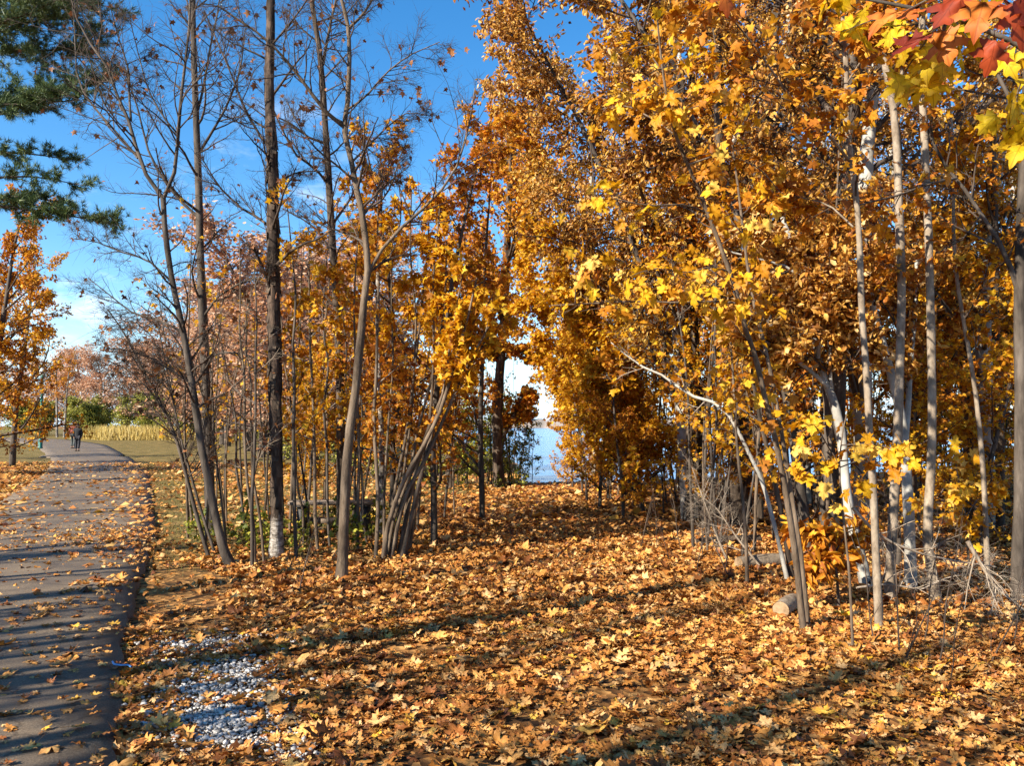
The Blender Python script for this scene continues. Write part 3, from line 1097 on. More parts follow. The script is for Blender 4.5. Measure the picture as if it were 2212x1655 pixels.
def gravel():
    g = np.random.default_rng(6)
    ico = []
    t = (1 + 5 ** 0.5) / 2
    iv = unit(np.array([(-1, t, 0), (1, t, 0), (-1, -t, 0), (1, -t, 0), (0, -1, t), (0, 1, t), (0, -1, -t), (0, 1, -t), (t, 0, -1), (t, 0, 1), (-t, 0, -1), (-t, 0, 1)], float))
    fi = np.array([(0, 11, 5), (0, 5, 1), (0, 1, 7), (0, 7, 10), (0, 10, 11), (1, 5, 9), (5, 11, 4), (11, 10, 2), (10, 7, 6), (7, 1, 8), (3, 9, 4), (3, 4, 2), (3, 2, 6), (3, 6, 8), (3, 8, 9), (4, 9, 5), (2, 4, 11), (6, 2, 10), (8, 6, 7), (9, 8, 1)])
    P = []
    for cx, cy, a, b in GR:
        n = int(a * b * 16000)
        q = g.normal(0, 0.75, (n, 2)) * (a, b * 1.3)
        q = q * (1 + 0.35 * vnoise(cx + q[:, :1] * 3, cy + q[:, 1:] * 3, 7.0, 2))
        P.append(np.column_stack((cx + q[:, 0], cy + q[:, 1])))
    P = np.concatenate(P)
    n = len(P)
    s = 0.004 + 0.012 * g.uniform(0, 1, n) ** 2.2
    V = iv[None] * (1 + g.normal(0, 0.28, (n, 12, 1))) * (s[:, None, None] * np.array((1.2, 1.0, 0.75)))
    z = H(P[:, 0], P[:, 1]) + 0.012 + g.uniform(0, 0.016, n)
    V = V + np.column_stack((P, z))[:, None, :]
    F = (fi[None] + (np.arange(n) * 12)[:, None, None]).reshape(-1, 3)
    m = leaf_mat('limestone', [(0.13, 0.125, 0.12), (0.36, 0.35, 0.34), (0.52, 0.51, 0.49), (0.55, 0.52, 0.47)], 0.0, 2, 0.1, 0.2)
    tag(link('gravel', new_mesh('gravel', V.reshape(-1, 3), [F]), m), 'white crushed limestone spilled beside the asphalt edge', 'gravel', None, 'stuff')


gravel()


def lawn_and_meadow():
    g = np.random.default_rng(31)
    x, y = g.uniform(-26, 1, 150000), 7 + 27 * g.uniform(0, 1, 150000) ** 1.3
    z = soil_zone(x, y) * (~on_path(x, y))
    k = (g.uniform(0, 1, len(x)) < z) & (np.abs(x) < 0.66 * y + 1)
    x, y = x[k], y[k]
    n = len(x)
    yd = np.column_stack((g.normal(0, 0.5, n), g.normal(0, 0.5, n), np.ones(n)))
    nr = g.normal(0, 1, (n, 3))
    o = link('lawn_grass', leaves_mesh('lawn_grass', g, np.column_stack((x, y, H(x, y))), yd, nr, g.uniform(0.05, 0.11, n), 'blade'), M['grass'])
    tag(o, 'short green lawn grass between asphalt path and thicket', 'grass', None, 'stuff')
    # tall dry grass at the far side of the lawn, where the path turns
    n = 26000
    t = g.uniform(0, 1, n)
    xr = -96 + 72 * t
    yr = 112 - 30 * t + g.normal(0, 2.5, n) + 6 * np.sin(t * 9)
    k = ~on_path(xr, yr) & ~on_path(xr + 4, yr) & ~on_path(xr - 3, yr)
    xr, yr = xr[k], yr[k]
    n = len(xr)
    yd = np.column_stack((g.normal(0, 0.25, n), g.normal(0, 0.25, n), np.ones(n)))
    nr = np.column_stack((g.normal(0, 1, n), g.normal(0, 1, n), g.normal(0, 0.3, n)))
    o = link('meadow_grass', leaves_mesh('meadow_grass', g, np.column_stack((xr, yr, H(xr, yr))), yd, nr, g.uniform(0.7, 1.9, n), 'blade'), M['meadow'])
    o.data.name = 'meadow_grass'
    tag(o, 'tall straw yellow grass along the far bend of the path', 'tall grass', None, 'stuff')


lawn_and_meadow()

# ------------------------------------------------------------------ traced trees: points (u, v) in the 2212 wide picture at the tree's own distance
def TR_(pts, Y, dy=0.0, foot=True):
    n = len(pts)
    out = [at(u, v, Y + dy * i / max(1, n - 1)) for i, (u, v) in enumerate(pts)]
    if foot:
        out[0][2] = -0.08
    return out


def Yb(v):
    return float(gnd(1106, v)[1])


def up_more(p, h, lean=(0, 0)):
    """carry a trunk on above the picture's top edge"""
    q = np.array(p[-1])
    return p + [q + np.array((lean[0] * 0.5, lean[1] * 0.5, h * 0.5)), q + np.array((lean[0], lean[1], h))]


def traced(name, label, cat_, seed, pts, r_px, bark, twig, Y=None, dy=0.0, top=0.0, limbs=(), stems=(), group=None, **kw):
    Y = Y or Yb(pts[0][1])
    tp = TR_(pts, Y, dy)
    if top:
        tp = up_more(tp, top)
    k = Y / FPX
    base = np.array((tp[0][0], tp[0][1], 0.0))
    lm = []
    rg = random.Random(seed)
    for (lp, ra, rb) in limbs:
        q = TR_(lp, Y + dy * 0.5, rg.uniform(-0.7, 0.7), False)
        lm.append((q, (ra * k * 0.86, rb * k * 0.86)))
    sm = [(TR_(s_, Y + d_, rg.uniform(-0.3, 0.3)), (ra * k * 0.86, rb * k * 0.86)) for (s_, ra, rb, d_) in stems]
    return grow(name, base, label, cat_, seed, tp, [x * k * 0.86 for x in r_px], bark, twig, group, limbs=lm, stems=sm, **kw)


BARE = dict(twig_r=0.0015, leaf=M['leaf_dry'], leaf_kind='lobe', n_leaf=1, leaf_size=0.075, keep=0.03, down=0.9)

traced('maple_tree', 'bare young tree with crooked foot, forking into two tall limbs beside the asphalt path', 'tree', 11,
       [(508, 1228), (488, 1206), (476, 1165), (462, 1100), (448, 1030), (432, 950), (415, 830), (397, 720), (372, 610), (358, 520), (352, 428)], [15, 10.5, 10, 9.5, 9, 8.5, 8, 7.5, 7, 7, 6.5],
       M['bark_grey'], M['twig'], limbs=[
           ([(352, 428), (319, 388), (298, 341), (283, 261), (254, 218), (240, 152), (225, 127), (196, 98), (167, 51), (150, -20)], 5.5, 2),
           ([(353, 430), (368, 405), (378, 385), (385, 290), (390, 218), (399, 145), (410, 54), (412, -60)], 5, 2.5),
           ([(298, 341), (254, 287), (218, 250), (185, 210), (163, 160), (163, 80), (156, 10)], 3.2, 1.2),
           ([(283, 261), (279, 203), (278, 145), (258, 90), (240, 20)], 3, 1.2),
           ([(385, 290), (350, 250), (318, 190), (300, 120), (280, 40)], 2.6, 1),
           ([(397, 720), (345, 690), (290, 680), (240, 640), (190, 600)], 3.2, 1),
           ([(415, 830), (370, 800), (320, 770), (270, 755), (215, 752)], 3, 1),
           ([(372, 610), (320, 560), (262, 545), (205, 520), (150, 515)], 3, 0.9)],
       k1=20, k2=9, k3=5, t0=0.42, len1=1.2, limb_k=11, **BARE)

traced('maple_tree', 'straight bare tree rising behind the crooked-footed young tree', 'tree', 12,
       [(458, 1158), (452, 1050), (447, 900), (441, 760), (434, 600), (431, 480), (429, 380), (422, 218), (418, 100), (416, -20)], [14, 12, 11, 10.5, 9.5, 8.5, 8, 7, 6, 5.5],
       M['bark_grey'], M['twig'], top=1.5, limbs=[
           ([(429, 470), (395, 440), (360, 400), (320, 330), (300, 240), (270, 150)], 4, 1.5),
           ([(430, 330), (455, 290), (490, 230), (520, 150), (530, 60)], 4, 1.3),
           ([(424, 250), (440, 190), (452, 110), (470, 30), (480, -50)], 3.5, 1.5),
           ([(436, 690), (470, 640), (520, 610), (560, 600)], 3.4, 1.2),
           ([(436, 780), (480, 760), (530, 765), (580, 790)], 3.4, 1.2)],
       k1=22, k2=9, k3=5, t0=0.35, len1=1.4, limb_k=10, **BARE)

traced('dead_birch_tree', 'dark shaggy dead birch with a bare white foot and peeling bark', 'tree', 13,
       [(598, 1208), (597, 1150), (597, 1100), (596, 960), (594, 800), (591, 640), (590, 560), (590, 436), (588, 327), (582, 218), (584, 73), (586, -20)], [17, 14, 13.5, 16, 16, 15, 13.5, 12, 11.5, 10, 8.5, 8],
       M['bark_dead_birch'], M['twig'], top=1.5, ruf=0.12, sides=14, m_tr=46, limbs=[
           ([(591, 640), (575, 600), (560, 560), (545, 530)], 5, 3),
           ([(588, 330), (560, 290), (530, 240), (500, 160), (470, 90), (440, 20)], 3.6, 1.4),
           ([(590, 420), (620, 380), (650, 370), (700, 370)], 3.4, 1.2),
           ([(592, 500), (560, 470), (520, 450), (470, 400), (430, 330)], 4, 1.4),
           ([(584, 100), (610, 70), (650, 20), (680, -30)], 3, 1.2)],
       k1=20, k2=9, k3=5, t0=0.4, len1=1.4, limb_k=10, shag=True, **BARE)

traced('maple_tree', 'smooth brown young tree with flared foot standing in front of the thicket, forking high up', 'tree', 14,
       [(735, 1262), (741, 1200), (744, 1100), (749, 1000), (757, 920), (768, 850), (778, 740), (787, 640), (796, 580), (790, 520), (780, 445), (768, 400), (760, 350), (749, 310), (741, 270), (750, 238), (754, 165), (755, 110), (752, 50), (738, 0), (728, -40)],
       [19, 14, 13, 12.5, 12, 11.5, 11, 10.5, 10, 9, 8.5, 8, 7.8, 7.5, 7, 6.5, 6.2, 5.8, 5.2, 4.6, 4],
       M['bark_tan'], M['twig'], sides=12, m_tr=40, limbs=[
           ([(741, 272), (727, 263), (700, 238), (677, 207), (637, 152), (600, 108), (560, 70), (510, 40), (470, 10)], 5.5, 2),
           ([(794, 592), (810, 560), (840, 515), (897, 466), (928, 439), (976, 386), (994, 346), (1007, 298), (1020, 240), (1026, 190)], 5, 1.6),
           ([(754, 60), (782, 33), (804, 0), (815, -40)], 4, 2),
           ([(760, 350), (800, 310), (840, 270), (880, 240), (930, 250)], 3, 1),
           ([(751, 236), (790, 210), (830, 160), (880, 120), (950, 90)], 3, 1),
           ([(768, 392), (720, 350), (690, 330), (650, 280), (620, 220)], 3.2, 1.2),
           ([(780, 460), (830, 430), (850, 390), (860, 350), (880, 300)], 3, 1)],
       k1=18, k2=9, k3=5, t0=0.5, len1=1.1, limb_k=11, **BARE)

traced('maple_tree', 'dark straight tree close behind the smooth brown young tree', 'tree', 15,
       [(738, 1168), (737, 1000), (735, 800), (727, 640), (722, 590), (713, 454), (707, 327), (697, 182), (693, 120), (680, 40), (668, -10)], [13, 11.5, 11, 10, 9.5, 9, 8.5, 7.5, 7, 5.5, 5],
       M['bark_dark'], M['twig'], top=1.0, limbs=[
           ([(697, 140), (706, 90), (718, 30), (731, -20)], 4.5, 2.5),
           ([(710, 400), (680, 360), (640, 340), (600, 260), (570, 180)], 3.6, 1.2),
           ([(722, 560), (690, 500), (650, 470), (610, 450)], 3.2, 1.2)],
       k1=20, k2=9, k3=5, t0=0.35, len1=1.4, limb_k=10, **BARE)

traced('bush_tree', 'thin leaning bare sapling fanning out over the lawn beside the crooked-footed tree', 'sapling', 16,
       [(456, 1204), (432, 1141), (403, 1031), (385, 958), (363, 904), (334, 842), (305, 795), (283, 744), (254, 697), (232, 668)], [5.5, 5, 4.6, 4.2, 4, 3.5, 3, 2.4, 2, 1.4],
       M['bark_grey'], M['twig'], dy=-0.3, stems=[
           ([(470, 1196), (430, 1090), (405, 1000), (385, 930), (372, 850), (352, 760), (340, 690)], 4, 1.5, 0.2),
           ([(492, 1150), (470, 1010), (452, 900), (420, 800), (395, 700)], 3.5, 1.3, 0.9)],
       limbs=[([(363, 904), (330, 850), (280, 800), (215, 770)], 2.2, 0.8), ([(385, 958), (340, 890), (300, 860), (240, 850)], 2, 0.8), ([(403, 1000), (370, 850), (330, 720), (290, 690), (250, 690)], 2.4, 0.9),
              ([(440, 930), (400, 760), (350, 690), (290, 670), (230, 690)], 2.4, 0.9), ([(372, 850), (330, 810), (280, 780), (225, 790)], 2, 0.8)],
       k1=26, k2=9, k3=4, t0=0.3, len1=0.7, limb_k=10, flat=0.5, ang1=(0.5, 1.2), **BARE)

# the many-stemmed clump that fans out over the trail
traced('hazel_tree', 'clump of a dozen slender stems fanning out from one foot, beside the trail', 'multi-stem tree', 17,
       [(826, 1199), (837, 1134), (861, 1065), (882, 1015), (904, 985), (951, 893), (987, 770), (1010, 690), (1030, 600)], [6.5, 6, 5.5, 5.5, 5, 4.6, 4, 3, 2],
       M['bark_tan'], M['twig_pale'], Y=9.75, stems=[
           ([(844, 1209), (861, 1117), (884, 1050), (922, 990), (976, 864), (1013, 781), (1040, 735), (1080, 660)], 6.5, 2, 0.05),
           ([(859, 1216), (878, 1117), (895, 1030), (918, 944), (969, 824), (1009, 734), (1045, 640)], 6.8, 2, 0.1),
           ([(865, 1213), (885, 1134), (903, 1050), (924, 968), (950, 880), (1000, 760), (1020, 660)], 6.2, 2, -0.05),
           ([(882, 1184), (896, 1100), (908, 1030), (930, 905), (938, 760), (935, 600), (950, 450)], 5.5, 2, 0.3),
           ([(838, 1190), (848, 1080), (880, 930), (905, 720), (922, 560), (930, 420)], 5, 1.6, 0.4),
           ([(852, 1190), (870, 1040), (890, 890), (900, 700), (885, 540), (890, 380)], 4.6, 1.5, 0.5),
           ([(874, 1196), (890, 1110), (915, 1000), (960, 900), (1000, 830), (1050, 730), (1090, 690)], 5, 1.6, 0.2),
           ([(835, 1195), (850, 1120), (880, 1040), (930, 940), (960, 840), (975, 720), (1000, 590)], 4.8, 1.5, 0.15),
           ([(830, 1180), (830, 1060), (838, 930), (850, 790), (845, 640), (850, 480)], 4.2, 1.4, 0.5),
           ([(868, 1200), (880, 1060), (902, 930), (930, 830), (960, 690), (965, 520)], 5.2, 1.6, 0.35)],
       k1=7, k2=5, k3=0, t0=0.62, len1=0.55, limb_k=0, ang1=(0.4, 0.9), up=0.05, leaf=M['leaf_gold'], leaf_kind='lobe', n_leaf=7, leaf_size=0.1, down=0.6)

traced('birch_tree', 'slim pale birch stem inside the thicket, sunlit on one side', 'tree', 18,
       [(823, 1156), (824, 1080), (826, 996), (823, 900), (818, 780), (815, 640), (820, 500), (828, 360)], [8, 7.5, 7, 6.5, 6, 5, 4, 2.5], M['bark_birch'], M['twig'], Y=11.4,
       k1=10, k2=7, k3=4, t0=0.45, len1=0.8, leaf=M['leaf_orange'], leaf_kind='lobe', n_leaf=2, leaf_size=0.09, keep=0.6)

# slender stems of the thicket: foot, top, half-width in the picture, distance, leaf and label
THK = [((545, 1232), (556, 700), 4, 9.0, 'dry', 'paired thin grey-brown stem just before the dead birch'),
       ((552, 1222), (520, 640), 3.6, 9.1, 'dry', 'thin stem leaning away from the dead birch, beside the lawn'),
       ((572, 1215), (530, 760), 3.4, 9.3, 'dry', 'short thin dark stem at the foot of the dead birch'),
       ((641, 1206), (632, 560), 4.4, 9.7, 'gold', 'thin pale upright stem just past the dead birch'),
       ((688, 1187), (668, 620), 4, 10.2, 'gold', 'thin brown stem midway between dead birch and smooth young tree'),
       ((655, 1175), (610, 700), 3, 10.8, 'orange', 'wispy stem behind the dead birch with orange leaves'),
       ((714, 1182), (700, 640), 3.4, 10.5, 'gold', 'wispy stem just short of the smooth young tree'),
       ((774, 1182), (770, 560), 3.6, 10.3, 'gold', 'thin pale stem just past the smooth young tree'),
       ((811, 1200), (816, 520), 4.6, 9.8, 'orange', 'thin upright brown stem next to the fanning clump'),
       ((796, 1176), (742, 690), 3, 10.8, 'orange', 'thin tilted stem between smooth young tree and fanning clump'),
       ((625, 1150), (648, 640), 3.2, 12.2, 'gold', 'thin stem deep in the thicket, behind the dead birch'),
       ((566, 1170), (590, 770), 3, 11.0, 'dry', 'thin bare stem on the lawn side of the thicket'),
       ((760, 1140), (790, 620), 3.2, 12.6, 'gold', 'thin stem deep in the thicket, behind the smooth young tree'),
       ((700, 1120), (715, 560), 3.6, 13.6, 'orange', 'slim orange-leaved stem behind the table'),
       ((900, 1150), (960, 640), 3.4, 11.9, 'gold', 'slim golden-leaved stem behind the fanning clump, by the trail'),
       ((530, 1165), (490, 800), 3, 11.3, 'dry', 'thin bare stem leaning over the lawn')]
for i, (b, t, r, Y, lf, lab) in enumerate(THK):
    rg = np.random.default_rng(300 + i)
    n = 8
    pts = [(b[0] + (t[0] - b[0]) * f + (rg.normal(0, 5) if 0 < f < 1 else 0), b[1] + (t[1] - b[1]) * f) for f in np.linspace(0, 1, n)]
    pts += [(t[0] + (t[0] - b[0]) * 0.25 + rg.normal(0, 10), t[1] - 130)]
    lk = dict(leaf=M['leaf_' + lf], leaf_kind='lobe', n_leaf=2, leaf_size=0.092, keep=0.06 if lf == 'dry' else 0.55, down=0.7)
    traced('sapling_tree', lab, 'sapling', 320 + i, pts, [r * 1.15, r, r * 0.7, r * 0.3], M['bark_tan' if i % 3 else 'bark_grey'], M['twig' if i % 2 else 'twig_pale'], Y=Y,
           k1=9, k2=6, k3=3, t0=0.3, len1=0.65, flat=0.3, sides=7, **lk)

# right-hand forest edge
traced('maple_sapling_tree', 'long leaning maple sapling with bright yellow leaf sprays, first of the trail-edge pair', 'sapling', 41,
       [(1737, 1350), (1720, 1210), (1702, 1091), (1680, 971), (1655, 873), (1630, 760), (1611, 720), (1598, 655), (1577, 588), (1530, 461), (1505, 400), (1486, 356), (1457, 290), (1440, 210), (1428, 130), (1420, 40)],
       [9, 8, 8, 7.5, 7, 6.5, 6, 6, 5.6, 5.2, 4.8, 4.4, 4, 3.2, 2.6, 1.8], M['bark_tan'], M['twig'], Y=6.35, dy=-0.9, m_tr=30,
       limbs=[([(1598, 655), (1540, 650), (1460, 655), (1380, 650), (1300, 655), (1190, 660)], 3.2, 1.2), ([(1530, 461), (1480, 440), (1400, 445), (1330, 430), (1285, 420)], 2.6, 1), ([(1577, 588), (1540, 575), (1480, 590), (1420, 580)], 2.2, 1),
              ([(1457, 290), (1400, 250), (1350, 225), (1300, 235)], 2.2, 1), ([(1440, 210), (1490, 180), (1540, 170), (1600, 230)], 2.2, 1), ([(1428, 150), (1400, 110), (1330, 90)], 1.8, 0.9), ([(1486, 356), (1560, 330), (1640, 360), (1690, 420)], 2.4, 1)],
       k1=9, k2=5, k3=0, t0=0.45, len1=0.55, limb_k=5, leaf=M['leaf_yellow'], leaf_kind='hero', n_leaf=1, leaf_size=0.095, keep=0.55,
       sprays=[(at(u, v, 5.5), s, c, 0.115) for u, v, s, c in ((1245, 575, 0.13, 9), (1340, 610, 0.15, 11), (1400, 605, 0.12, 9), (1500, 590, 0.12, 9), (1560, 620, 0.14, 9), (1600, 640, 0.12, 7), (1290, 440, 0.06, 4), (1310, 130, 0.1, 5), (1400, 160, 0.12, 7), (1450, 195, 0.14, 10), (1530, 210, 0.13, 9),
                                                              (1350, 225, 0.14, 9), (1410, 255, 0.12, 8), (1480, 250, 0.1, 7), (1570, 220, 0.12, 8), (1560, 330, 0.1, 6), (1650, 440, 0.1, 7), (1660, 480, 0.08, 5), (1545, 430, 0.08, 5), (1460, 120, 0.1, 6), (1270, 270, 0.06, 3), (1430, 70, 0.1, 6), (1320, 655, 0.07, 4))])
traced('maple_sapling_tree', 'second thin sapling of the pair at the trail edge, its foot beside the first', 'sapling', 42,
       [(1747, 1346), (1731, 1200), (1709, 1066), (1688, 935), (1666, 804), (1640, 700), (1626, 655), (1612, 560), (1600, 450), (1585, 330), (1560, 200), (1540, 60)], [7, 6, 5.8, 5.4, 5, 4.6, 4.2, 3.6, 3, 2.5, 2, 1.4], M['bark_tan'], M['twig'], Y=6.45,
       k1=10, k2=6, k3=3, t0=0.35, len1=0.6, leaf=M['leaf_gold'], leaf_kind='maple', n_leaf=2, leaf_size=0.09, keep=0.7,
       sprays=[(at(u, v, 6.2), s, c, 0.105) for u, v, s, c in ((1610, 845, 0.12, 8), (1690, 860, 0.12, 7), (1650, 900, 0.1, 6), (1720, 880, 0.14, 8), (1640, 990, 0.1, 5), (1570, 820, 0.12, 8))])
traced('maple_tree', 'slender sunlit maple trunk nearest the trail, its foot in the deep leaves', 'tree', 43,
       [(1899, 1358), (1895, 1260), (1888, 1100), (1880, 960), (1871, 800), (1860, 660), (1858, 545), (1851, 436), (1843, 363), (1829, 290), (1829, 163), (1822, 40), (1815, -60)], [11, 9.5, 9, 8.5, 8, 7.5, 7, 6.8, 6.5, 6, 5.6, 5, 4.5], M['bark_pale'], M['twig'], Y=6.4, top=1.2, sides=12, m_tr=30,
       limbs=[([(1835, 348), (1790, 290), (1740, 240), (1700, 205), (1660, 140), (1610, 70), (1550, 10)], 4, 1.8), ([(1843, 490), (1790, 440), (1700, 420), (1620, 400)], 2.6, 1), ([(1829, 180), (1880, 100), (1900, 20)], 2.6, 1.2)],
       k1=8, k2=6, k3=3, t0=0.5, len1=0.8, limb_k=6, leaf=M['leaf_orange'], leaf_kind='maple', n_leaf=2, leaf_size=0.09, keep=0.7)
traced('maple_tree', 'pale straight maple trunk with dappled light, between two slimmer trunks', 'tree', 44,
       [(1920, 1294), (1924, 1200), (1938, 964), (1943, 818), (1949, 601), (1945, 545), (1940, 363), (1932, 236), (1913, 145), (1901, 91), (1890, -20)], [13, 11.5, 10.8, 10.5, 10, 9.5, 9, 8.5, 8, 7, 6], M['bark_pale'], M['twig'], top=2.0, sides=12, m_tr=26,
       limbs=[([(1932, 236), (1945, 180), (1955, 100), (1960, 20)], 5, 3)],
       k1=8, k2=6, k3=4, t0=0.6, len1=1.0, limb_k=4, leaf=M['leaf_orange'], leaf_kind='maple', n_leaf=2, leaf_size=0.09, keep=0.7)
traced('maple_tree', 'pale straight maple trunk beside a dark forked beech, spreading at its foot', 'tree', 45,
       [(2024, 1298), (2016, 1240), (2000, 1200), (2012, 1000), (2014, 928), (2011, 710), (2009, 601), (2007, 545), (1998, 327), (1992, 200), (1990, 80), (1994, -20)], [15, 11, 10.5, 10, 9.6, 9.2, 9, 8.5, 8, 7.5, 6.5, 6], M['bark_pale'], M['twig'], top=2.0, sides=12, m_tr=26,
       k1=8, k2=6, k3=4, t0=0.6, len1=1.0, leaf=M['leaf_gold'], leaf_kind='maple', n_leaf=2, leaf_size=0.09, keep=0.7)
traced('beech_tree', 'dark forked beech trunk half hidden between the two pale maples', 'tree', 46,
       [(1968, 1296), (1966, 1200), (1962, 1080), (1955, 980), (1948, 900), (1932, 837), (1912, 760), (1895, 700), (1880, 648), (1868, 560), (1850, 440)], [16, 14, 13, 12.5, 12, 11, 10, 9.5, 9, 8, 6], M['bark_beech'], M['twig'], Y=7.9, dy=0.6, sides=12,
       limbs=[([(1955, 960), (1962, 880), (1965, 800), (1975, 700), (1980, 560)], 8, 5)],
       k1=12, k2=8, k3=5, t0=0.55, len1=1.2, limb_k=5, leaf=M['leaf_copper'], leaf_kind='beech', n_leaf=4, leaf_size=0.09)
traced('beech_tree', 'grey beech with leaning, wavering trunk lit in patches, by the cut log', 'tree', 47,
       [(1872, 1282), (1862, 1212), (1838, 1131), (1826, 1050), (1815, 910), (1802, 870), (1789, 837), (1767, 775), (1756, 692), (1740, 600), (1715, 540), (1690, 470)], [15, 13.5, 13, 12, 12, 11.5, 11, 10, 9.5, 9, 8, 6], M['bark_beech'], M['twig'], Y=8.1, dy=0.8, sides=12,
       limbs=[([(1789, 837), (1750, 800), (1690, 760), (1640, 730), (1590, 700)], 6, 2.5), ([(1767, 775), (1770, 700), (1760, 640), (1720, 580), (1640, 560), (1560, 540)], 6, 2.4), ([(1815, 930), (1790, 800), (1800, 660), (1790, 520)], 5, 2.5)],
       k1=12, k2=8, k3=5, t0=0.5, len1=1.2, limb_k=7, leaf=M['leaf_copper'], leaf_kind='beech', n_leaf=5, leaf_size=0.09)
traced('maple_tree', 'thick dark trunk at the edge of the leaf bank, bearing a drooping dark bough', 'tree', 48,
       [(2198, 1302), (2196, 1240), (2204, 1100), (2205, 950), (2204, 800), (2202, 650), (2206, 500), (2214, 350), (2222, 150), (2230, -20)], [17, 14, 13.5, 13, 13, 12.5, 12, 11.5, 10, 9], M['bark_grey'], M['twig'], top=1.5, sides=12,
       limbs=[([(2204, 640), (2192, 600), (2178, 562), (2152, 508), (2119, 465), (2094, 421), (2065, 385), (2036, 356), (2014, 309), (1996, 250), (1981, 181)], 7, 2), ([(2065, 385), (2020, 392), (1974, 410), (1930, 425), (1887, 434), (1850, 445)], 4, 1.6), ([(2119, 465), (2080, 520), (1990, 560), (1900, 600)], 2.4, 1)],
       k1=6, k2=7, k3=4, t0=0.5, len1=1.0, limb_k=7, leaf=M['leaf_orange'], leaf_kind='maple', n_leaf=1, leaf_size=0.09, keep=0.5)
traced('sapling_tree', 'wavy slim pale sapling between the straight maple and the thick dark trunk', 'sapling', 49,
       [(2136, 1276), (2130, 1160), (2127, 1073), (2120, 960), (2112, 891), (2103, 810), (2090, 746), (2078, 670), (2065, 601), (2058, 480), (2062, 340), (2050, 200)], [7, 6.4, 6, 5.8, 5.6, 5.2, 5, 4.6, 4.2, 3.6, 3, 2], M['bark_pale'], M['twig'], Y=7.75,
       k1=10, k2=6, k3=4, t0=0.4, len1=0.8, leaf=M['leaf_gold'], leaf_kind='maple', n_leaf=2, leaf_size=0.09)
traced('sapling_tree', 'silvery leaning sapling arching over toward the trail', 'sapling', 50,
       [(1704, 1244), (1672, 1130), (1644, 1029), (1620, 985), (1590, 920), (1559, 873), (1520, 862), (1482, 855), (1446, 815), (1384, 793), (1320, 740)], [6, 5.4, 5.2, 5, 4.8, 4.5, 4.2, 4, 3.4, 2.6, 1.5], M['bark_beech'], M['twig_pale'], Y=8.4, dy=1.2,
       k1=10, k2=6, k3=3, t0=0.4, len1=0.9, leaf=M['leaf_gold'], leaf_kind='maple', n_leaf=2, leaf_size=0.085, keep=0.5)
traced('sapling_tree', 'slim dark stem leaning beside the cut log', 'sapling', 51,
       [(1712, 1238), (1690, 1120), (1665, 1000), (1640, 900), (1620, 780), (1590, 660)], [7, 6.5, 6, 5, 4, 2.5], M['bark_dark'], M['twig'], Y=8.5,
       k1=9, k2=6, k3=3, t0=0.4, len1=0.8, leaf=M['leaf_gold'], leaf_kind='maple', n_leaf=2, leaf_size=0.085, keep=0.6)
traced('sapling_tree', 'low thin sapling holding big yellow and orange leaves before the grey beech', 'sapling', 52,
       [(1842, 1330), (1835, 1240), (1822, 1120), (1812, 1010), (1820, 930), (1830, 890)], [4, 3.4, 3, 2.4, 2, 1.2], M['bark_tan'], M['twig'], Y=5.6, limbs=[([(1815, 1010), (1880, 985), (1950, 965)], 1.8, 1), ([(1815, 1010), (1780, 950), (1760, 920)], 1.8, 1)],
       k1=0, k2=0, limb_k=3, leaf=M['leaf_yellow'], leaf_kind='hero', n_leaf=0,
       sprays=[(at(u, v, 5.35), s, c, 0.115) for u, v, s, c in ((1765, 925, 0.1, 6), (1770, 975, 0.1, 6), (1810, 1000, 0.1, 6), (1735, 990, 0.07, 4), (1880, 960, 0.08, 4), (1920, 975, 0.06, 4), (1945, 975, 0.05, 3), (1910, 1005, 0.05, 2), (1780, 1050, 0.08, 4))])
traced('beech_shrub_tree', 'low beech sprout with long orange drooping leaves at the foot of the grey beech', 'sapling', 53,
       [(1812, 1300), (1808, 1240), (1795, 1190), (1785, 1150)], [4, 3.4, 2.6, 1.6], M['bark_grey'], M['twig'], Y=7.2, limbs=[([(1800, 1200), (1760, 1150), (1725, 1140)], 2, 1), ([(1800, 1200), (1830, 1150), (1860, 1140)], 2, 1), ([(1806, 1230), (1770, 1210), (1740, 1230)], 2, 1)],
       k1=5, k2=6, k3=0, t0=0.3, len1=0.4, limb_k=5, leaf=M['leaf_orange'], leaf_kind='beech', n_leaf=5, leaf_size=0.13, down=0.8)
traced('sapling_tree', 'small sapling with yellow leaves in front of the thick dark trunk', 'sapling', 54,
       [(2098, 1262), (2090, 1180), (2085, 1110), (2070, 1040), (2060, 960)], [3.6, 3, 2.6, 2, 1.2], M['bark_tan'], M['twig'], Y=8.0, limbs=[([(2085, 1120), (2110, 1080), (2140, 1070)], 1.8, 1), ([(2085, 1120), (2050, 1080), (2020, 1085)], 1.8, 1)],
       k1=5, k2=4, k3=0, len1=0.4, limb_k=4, leaf=M['leaf_yellow'], leaf_kind='maple', n_leaf=4, leaf_size=0.1)

